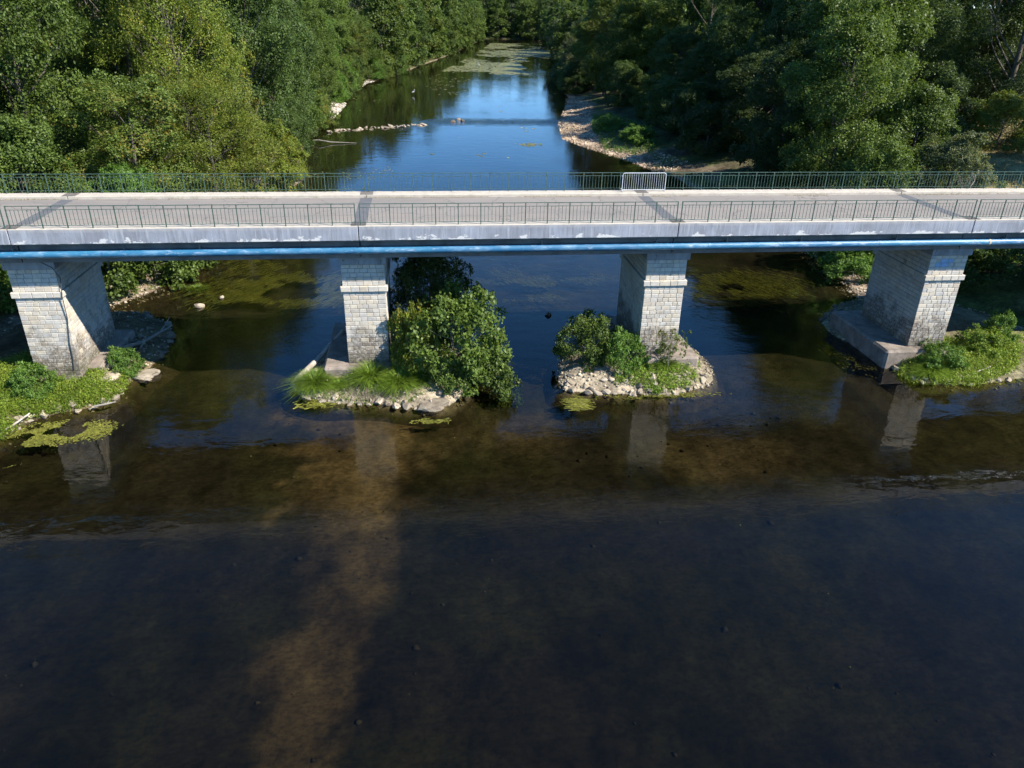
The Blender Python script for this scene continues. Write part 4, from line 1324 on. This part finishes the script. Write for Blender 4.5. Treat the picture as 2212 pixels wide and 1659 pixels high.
ring_rocks(3, idx_at(3, *q0[:2]), idx_at(3, *q1[:2]), 36, .18, .46, 'pale stone along the water edge of the right mound', 'rocks edging the right mound', .13)
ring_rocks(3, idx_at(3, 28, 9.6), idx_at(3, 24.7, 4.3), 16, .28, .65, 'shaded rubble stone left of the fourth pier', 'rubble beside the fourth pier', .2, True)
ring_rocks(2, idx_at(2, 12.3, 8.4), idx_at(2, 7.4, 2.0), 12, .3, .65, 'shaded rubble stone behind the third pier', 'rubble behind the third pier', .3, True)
for i in range(24):
    x, y = random.uniform(-16.9, -14.4), random.uniform(3.0, 10.5)
    z = islet_z(0, x, y)
    if z > -.15: rock(x, y, z + .03, .2 + .5 * random.random() ** 2, 'shaded rubble stone beside the first pier under the deck', 'rubble beside the first pier', True)
# low stone weir
for i in range(40):
    t = i / 39
    x, y = 716 + (916 - 716) * t, 283 - 14 * t
    p = P(x, y, 0.05)
    s = .5 + .85 * random.random() ** 2
    rock(p[0] + random.uniform(-.5, .5), p[1] + random.uniform(-1.4, 1.4), .02, s, 'white stone in the low weir across the river', 'stones of the weir', sc=(s * random.uniform(.9, 1.5), s, s * random.uniform(.45, .75)))
for x, y in ((978, 263), (990, 258), (1000, 261)):
    p = P(x, y); rock(p[0], p[1], .0, .85, 'brown stone breaking the surface beyond the end of the weir', 'stones past the end of the weir', True)
# single rocks one can point at
B = [((313, 806), .85, 'large mossy boulder in the water right of the left mound', False), ((318, 816), .32, 'small stone in the water below the large mossy boulder', False),
     ((936, 872), .98, 'big flat boulder at the right end of the second mound', False), ((950, 858), .45, 'yellowish rock on top of the big flat boulder', False),
     ((956, 838), .55, 'round grey rock in the shade under the alder bush', True), ((640, 838), .5, 'mossy stone at the lower end of the driftwood log', False),
     ((385, 600), .0, '', 0), ((1185, 676), .5, 'dark stone breaking the surface between the two middle piers', True),
     ((48, 806), .6, 'pale rock among the plants at the left edge of the left mound', False), ((222, 808), .95, 'broken concrete slab on the left mound', False), ((228, 828), .9, 'rough boulder under the concrete slab', False),
     ((430, 658), .6, 'yellowish stone in the shallows beyond the first pier', False), ((478, 639), .4, 'bright flat stone in the shallows under the deck', False)]
for (x, y), s, lab, dk in B:
    if not lab: continue
    p = P(x, y, .15)
    sc = (s * 1.5, s * 1.1, s * .8) if s > .8 else None
    k = 0 if x < 400 else 1
    z = .04
    if x in (48, 222, 228): z = islet_z(0, p[0], p[1]) + .05
    if x in (950, 956): z = max(.1, islet_z(1, p[0], p[1])) + .1
    rock(p[0], p[1], z, s, lab, None, dk, 'boulder' if s > .8 else 'rock', sc, 0.4)

# gravel: uncountable small stones on the beaches and mounds
def gravel_patch(label, ptsxy, smin, smax, zfun, col_):
    n = len(ptsxy)
    me0 = RK[3]
    rv = np.array([v.co[:] for v in me0.vertices]); rf = [tuple(p.vertices) for p in me0.polygons]
    # low poly pebble: octahedron
    ov = np.array([(1, 0, 0), (0, 1, 0), (-1, 0, 0), (0, -1, 0), (0, 0, .7), (0, 0, -.7)]) * .5
    of = np.array([(0, 1, 4), (1, 2, 4), (2, 3, 4), (3, 0, 4), (1, 0, 5), (2, 1, 5), (3, 2, 5), (0, 3, 5)])
    s = smin + (smax - smin) * rng.random(n) ** 2
    a = rng.uniform(0, 6.28, n)
    sc = s[:, None, None] * rng.uniform(.6, 1.3, (n, 6, 1))
    V = ov[None] * sc
    ca, sa = np.cos(a)[:, None], np.sin(a)[:, None]
    X = V[:, :, 0] * ca - V[:, :, 1] * sa; Y = V[:, :, 0] * sa + V[:, :, 1] * ca
    zz = zfun(ptsxy[:, 0], ptsxy[:, 1])
    V = np.stack([X + ptsxy[:, 0:1], Y + ptsxy[:, 1:2], V[:, :, 2] + zz[:, None] + s[:, None] * .1], -1).reshape(-1, 3)
    F = (np.arange(n)[:, None, None] * 6 + of[None]).reshape(-1, 3)
    c = np.repeat(np.array(col_)[None] * rng.uniform(.6, 1.35, (n, 1)), 6, 0)
    return tag(obj('gravel', np_mesh('gravel', V, F, c), M['ground']), label, 'gravel', kind='stuff')


hz = height
for k, lab in ((0, 'small stones on the left mound edge'), (1, 'small stones on the second mound'), (2, 'small stones on the third mound'), (3, 'small stones on the right mound edge')):
    ring, c, top = ISL[k]
    n = 1500
    t = rng.integers(0, len(ring), n)
    f = 1.03 - .35 * rng.random(n) ** 1.5
    q = c + (ring[t] - c) * f[:, None] + rng.normal(size=(n, 2)) * .12
    gravel_patch(lab, q, .05, .24, lambda x, y, k=k: np.array([islet_z(k, a_, b_) for a_, b_ in zip(x, y)]), (.38, .325, .24))
yy = rng.uniform(56, 140, 5200); q = np.column_stack([np.interp(yy, YR, XR) + rng.random(5200) ** 1.4 * 5.5 - .5, yy])
gravel_patch('pinkish gravel beach on the right shore', q, .10, .42, hz, (.44, .335, .24))
yy = np.r_[rng.uniform(104, 128, 1300), rng.uniform(163, 179, 700)]; q = np.column_stack([np.interp(yy, YL, XL) - rng.random(2000) ** 1.4 * 4 + .6, yy])
gravel_patch('white gravel spits along the left shore', q, .12, .5, hz, (.52, .47, .39))
yy = rng.uniform(8, 26, 1500); q = np.column_stack([np.interp(yy, YL, XL) - rng.random(1500) ** 1.4 * 5 + .9, yy])
gravel_patch('stony left shore behind the first pier', q, .06, .28, hz, (.42, .36, .28))
yy = rng.uniform(7, 24, 1500); q = np.column_stack([np.interp(yy, YR, XR) + rng.random(1500) ** 1.4 * 4 - .9, yy])
gravel_patch('stony right shore beside the fourth pier', q, .06, .28, hz, (.46, .40, .31))

n_ = 420
q = np.column_stack([rng.uniform(-24, 32, n_), -24 + 24 * rng.random(n_) ** .7])
q = q[fbm(q[:, 0] * .25, q[:, 1] * .25, 95, 3) > .52]
gravel_patch('dark stones lying on the river bed in the foreground', q, .06, .34, hz, (.042, .036, .026))

# ------------------------------------------------------------------ driftwood
def wood(name, ps, rad, label, mat='wood', branches=()):
    base = Vector(tuple(map(float, ps[0])))
    root = empty(name, base); tag(root, label, 'driftwood')
    m = MB(); m.tube([Vector(tuple(map(float, p))) - base for p in ps], rad, 8)
    obj('stem', m.mesh('log_stem'), M[mat], root)
    for bp, br in branches:
        m = MB(); m.tube([Vector(tuple(map(float, p))) - base for p in bp], br, 6)
        obj('branch', m.mesh('log_branch'), M[mat], root)


a, b = P(632, 832, .25), P(742, 714, 1.15)
mid = a * .55 + b * .45 + np.array([.03, 0, -.02])
wood('driftwood_log', [a, a * .75 + mid * .25 + np.array([0, 0, .03]), mid, b], [.16, .17, .135, .11], 'long bleached log leaning across the second mound')
a, b = P(262, 752, .75), P(372, 703, .35)
mid = P(310, 738, .65)
wood('driftwood_branch', [a, mid, b], [.11, .09, .04], 'forked grey branch stranded beside the first pier', 'deadwood',
     [([mid, P(300, 760, .35), P(292, 775, .2)], [.07, .05, .03]), ([P(345, 718, .5), P(358, 700, .6), P(366, 685, .75)], [.05, .03, .015])])
wood('driftwood_pole', [P(-8, 942, .12), P(30, 917, .25), P(64, 893, .45)], [.055, .05, .04], 'thin pale pole at the left edge of the left mound')
wood('driftwood_branch', [P(204, 878, .2), P(232, 872, .3), P(250, 868, .2)], [.06, .05, .03], 'short twisted stick on the rocks of the left mound', 'deadwood', [([P(232, 872, .3), P(238, 860, .5)], [.035, .015])])
wood('driftwood_pole', [P(2085, 812, .25), P(2140, 792, .5)], [.04, .03], 'thin bleached stick on the rocks of the right mound')
wood('driftwood_branch', [P(668, 304, .2), P(690, 303, .5), P(715, 307, .2), P(770, 309, .05)], [.13, .11, .09, .04], 'bare fallen branch lying in the water by the left shore', 'deadwood')
# bare dead branches in the bank trees
def dead_tree(x, y, z, H, label, seed, leanx=0.0, leany=0.0):
    rr = random.Random(seed)
    root = empty('dead_tree', (x, y, z)); tag(root, label, 'dead tree')
    def grow(p, d, l, r, depth, out):
        q_ = p + d * l
        mid_ = p.lerp(q_, .5) + Vector((rr.uniform(-1, 1), rr.uniform(-1, 1), rr.uniform(-.5, 1))) * l * .1
        out.tube([p, mid_, q_], [r, r * .8, r * .55], 6 if depth > 1 else 4)
        if depth > 0:
            for _ in range(3):
                dd_ = (d + Vector((rr.uniform(-1, 1), rr.uniform(-1, 1), rr.uniform(-.4, .8))) * .75).normalized()
                grow(p.lerp(q_, rr.uniform(.45, 1)), dd_, l * rr.uniform(.5, .75), r * .5, depth - 1, out)
    rb = .04 + .009 * H
    m = MB(); m.tube([(0, 0, 0), (leanx * .3, leany * .3, H * .3), (leanx * .8, leany * .8, H * .7)], [rb, rb * .8, rb * .45], 7)
    obj('trunk', m.mesh('dead_trunk'), M['deadwood'], root)
    for _ in range(5):
        m = MB()
        f0 = rr.uniform(.3, .68)
        grow(Vector((leanx * f0 * 1.1, leany * f0 * 1.1, H * f0)), (Vector((leanx, leany, H)).normalized() + Vector((rr.uniform(-1, 1), rr.uniform(-1, 1), rr.uniform(-.3, .4))) * .7).normalized(), H * .2, rb * .4, 3, m)
        obj('branch', m.mesh('dead_branches'), M['deadwood'], root)


for x, y, H, lab, sd_, lx, ly in [
        (-14.8, 27.0, 4.6, 'tangle of bare grey branches behind the far railing on the left shore', 3, 1.2, -.5),
        (-21.8, 30.5, 9.5, 'bare dead crown among the lime green trees', 5, .8, -1.8),
        (-16.4, 36.0, 6.5, 'bleached dead boughs under the lime green trees by the water', 8, 3.2, -1.0),
        (41.6, 18.8, 6.2, 'bare twiggy dead shrub by the far railing on the right', 9, .4, -.4),
        ]:
    dead_tree(x, y, float(height(np.array([x]), np.array([y]))[0]) - .1, H, lab, sd_, lx, ly)

# ------------------------------------------------------------------ water plants
def ribbons(n, sampler, ang, lmin, lmax, w, z, mat, label, name='water_weed', jit=.25):
    q = sampler(n)
    n = len(q)
    a = ang + rng.normal(size=n) * jit
    ln = rng.uniform(lmin, lmax, n)
    dx, dy = np.cos(a), np.sin(a)
    V = []
    for s in range(4):
        t = s / 3 - .5
        wob = np.sin(t * 5 + rng.random(n) * 6) * ln * .05
        ww = w * (1.0, 1.3, 1.0, .2)[s] * .5 * rng.uniform(.6, 1.3, n)
        for sg in (-1, 1):
            V.append(np.stack([q[:, 0] + dx * t * ln - dy * (wob + ww * sg), q[:, 1] + dy * t * ln + dx * (wob + ww * sg), np.full(n, z) + rng.normal(size=n) * .01], 1))
    V = np.stack(V, 1).reshape(-1, 3)
    F = np.array([[2 * s, 2 * s + 1, 2 * s + 3, 2 * s + 2] for s in range(3)])
    F = (np.arange(n)[:, None, None] * 8 + F[None]).reshape(-1, 4)
    c = np.repeat(rng.random((n, 3)) * np.array([1, 1, .9]), 8, 0)
    return tag(obj(name, np_mesh(name, V, F, c), L[mat]), label, 'water plants', kind='stuff')


def blob(px_, z, sx_, sy_, thr=.42, fs=.8, seed=3):
    c = P(px_[0], px_[1], z)
    def f(n):
        g_ = rng.normal(size=(n * 4, 2)); g_ = g_[np.hypot(g_[:, 0], g_[:, 1]) < 1.3 + .8 * rng.random(len(g_))]
        q = np.array([[c[0], c[1]]]) + g_ * np.array([[sx_, sy_]])
        d = fbm(q[:, 0] * fs, q[:, 1] * fs, seed, 3)
        return q[d > thr][:n]
    return f


fa = math.radians(250)
ribbons(2300, blob((640, 625), 0, 3.6, 2.4, .46, .5), math.radians(235), .4, 1.1, .05, -.10, 'weed', 'yellow green weed streaming under the water left of the second pier', jit=.18)
ribbons(800, blob((560, 600), 0, 3.0, 4.5, .52, .5), math.radians(235), .4, 1.1, .05, -.12, 'weed', 'scattered weed strands in the brown shallows beyond the first pier', jit=.2)
ribbons(1500, blob((1600, 615), 0, 3.2, 2.6, .47, .5), math.radians(300), .4, 1.1, .05, -.10, 'weed', 'yellow green weed streaming under the water right of the third pier', jit=.18)
ribbons(900, blob((1180, 610), 0, 3.5, 2.5, .5, .5), math.radians(300), .3, .9, .035, -.12, 'weed', 'faint weed strands under the blue water between the middle piers', jit=.2)
ribbons(1600, blob((140, 932), 0, 1.4, .6, .46, 1.0), math.radians(20), .08, .24, .035, .008, 'weed', 'floating yellow green weed mat in front of the left mound', jit=1.0)
ribbons(900, blob((30, 968), 0, 1.0, .8, .50, 1.0), math.radians(20), .08, .22, .035, .008, 'weed', 'broken weed mat floating at the left edge', jit=1.0)
ribbons(420, blob((1248, 872), 0, .42, .42, .3, 1.0), math.radians(340), .2, .6, .03, .008, 'weed', 'curled weed mat trailing from the third mound', jit=.4)
ribbons(500, blob((1400, 856), 0, 2.2, .2, .46, 1.0), math.radians(0), .08, .25, .03, .008, 'weed', 'thin fringe of weed along the third mound', jit=.8)
ribbons(160, blob((930, 910), 0, .6, .15, .40, 1.5), math.radians(15), .12, .35, .03, .008, 'weed', 'small weed raft below the big flat boulder', jit=.5)
ribbons(110, blob((685, 872), 0, .7, .3, .35, 1.0), math.radians(0), .2, .5, .04, .008, 'weed', 'weed scraps in front of the second mound', jit=.9)
ribbons(320, blob((1880, 775), 0, 1.5, 1.4, .46, 1.0), math.radians(320), .06, .15, .045, -.03, 'weed', 'floating leaves beside the right mound footing', jit=1.0)
ribbons(90, blob((2140, 822), 0, 1.2, .3, .4, 1.0), math.radians(0), .2, .5, .05, .008, 'weed', 'weed scraps along the right mound', jit=.9)


def flakes(n, sampler, smin, smax, z, mat, label):
    q = sampler(n); n = len(q)
    k = 7
    a = np.linspace(0, 2 * math.pi, k, endpoint=False)[None] + rng.uniform(0, 1, (n, k)) * .5
    r = (smin + (smax - smin) * rng.random((n, 1)) ** 2) * rng.uniform(.55, 1.2, (n, k))
    V = np.stack([q[:, 0:1] + np.cos(a) * r * .8, q[:, 1:2] + np.sin(a) * r * 1.3, np.full((n, k), z) + rng.random((n, 1)) * .012], -1).reshape(-1, 3)
    F = np.arange(n * k).reshape(n, k)
    c = np.repeat(rng.random((n, 3)), k, 0)
    return tag(obj('floating_weed', np_mesh('floating_weed', V, F, c), L[mat]), label, 'water plants', kind='stuff')


def far_samp(y0, y1, fx0, fx1, thr, fs=(.05, .018), seed=71):
    def f(n):
        y = rng.uniform(y0, y1, n * 3)
        xl, xr = np.interp(y, YL, XL), np.interp(y, YR, XR)
        x = xl + (xr - xl) * rng.uniform(fx0, fx1, n * 3)
        d = fbm(x * fs[0] * 2, y * fs[1] * 2, seed, 4)
        return np.column_stack([x, y])[rng.random(len(d)) < sstep(thr - .06, thr + .16, d)][:n]
    return f


flakes(15000, far_samp(215, 430, .22, .99, .44), .15, .85, .008, 'scum', 'tan weed mats covering the far reach of the river')
flakes(1500, far_samp(205, 260, .55, .99, .50), .3, 1.2, .008, 'scum', 'weed streaks at the near end of the weedy reach')
flakes(600, far_samp(110, 225, .0, .55, .56, (.09, .03), 75), .1, .45, .008, 'scum', 'thin weed streaks in the shaded water by the left bank')
flakes(150, far_samp(60, 205, .4, .98, .62, (.09, .03), 79), .12, .5, .006, 'scum', 'brown weed patches drifting in the blue water')
flakes(300, far_samp(36, 60, .0, .25, .52, (.2, .12), 81), .05, .2, .006, 'scum', 'pale weed scraps by the left shore behind the railing')
flakes(60, blob((1145, 313), 0, 1.3, 1.0, .3, .3), .15, .5, .006, 'scum', 'small brown weed raft in mid river')

flakes(30, lambda n: np.column_stack([rng.uniform(-22, 28, n), rng.uniform(-24, 0, n)]), .012, .035, .004, 'scum', 'tiny pale leaf specks drifting on the dark foreground water')
p = P(425, 618, .1); V, F, C = blades(rng, 400, 0, 0, 0.0, .55, .45, .4, .05, 1.2, 3)
tag(obj('grass_tussock', np_mesh('grass_tussock', V, F, C), L['cover'], loc=(p[0], p[1], -.12)), 'bright green water plant tuft in the shallows beyond the first pier', 'grass')

# ------------------------------------------------------------------ birds
def bird(x, y, mat, s, label, rz):
    root = empty('wading_bird', (x, y, -0.12), rz); tag(root, label, 'bird')
    m = MB()
    m.tube([(-.30, 0, .52), (-.2, 0, .56), (-.05, 0, .60), (.10, 0, .64), (.18, 0, .70), (.20, 0, .80), (.14, 0, .90), (.18, 0, .98), (.25, 0, 1.0), (.31, 0, .985)],
           [.015, .06, .105, .09, .05, .032, .028, .035, .038, .012], 8)
    obj('body', m.mesh('bird_body'), M[mat], root, scale=(s, s, s))
    m = MB(); m.tube([(.29, 0, .99), (.43, 0, .965)], [.014, .003], 5); obj('beak', m.mesh('beak'), M['rust'], root, scale=(s, s, s))
    for yy_ in (-.035, .035):
        m = MB(); m.tube([(0, yy_, .55), (-.03, yy_, .30), (.02, yy_, 0)], [.016, .010, .008], 5); obj('leg', m.mesh('leg'), M['cable'], root, scale=(s, s, s))


p = P(1035, 146); bird(p[0], p[1], 'egret', 1.5, 'white egret standing in the far shallows', 2.6)
p = P(893, 205); bird(p[0], p[1], 'heron', 1.25, 'grey heron standing in the shaded water by the left bank', 0.4)
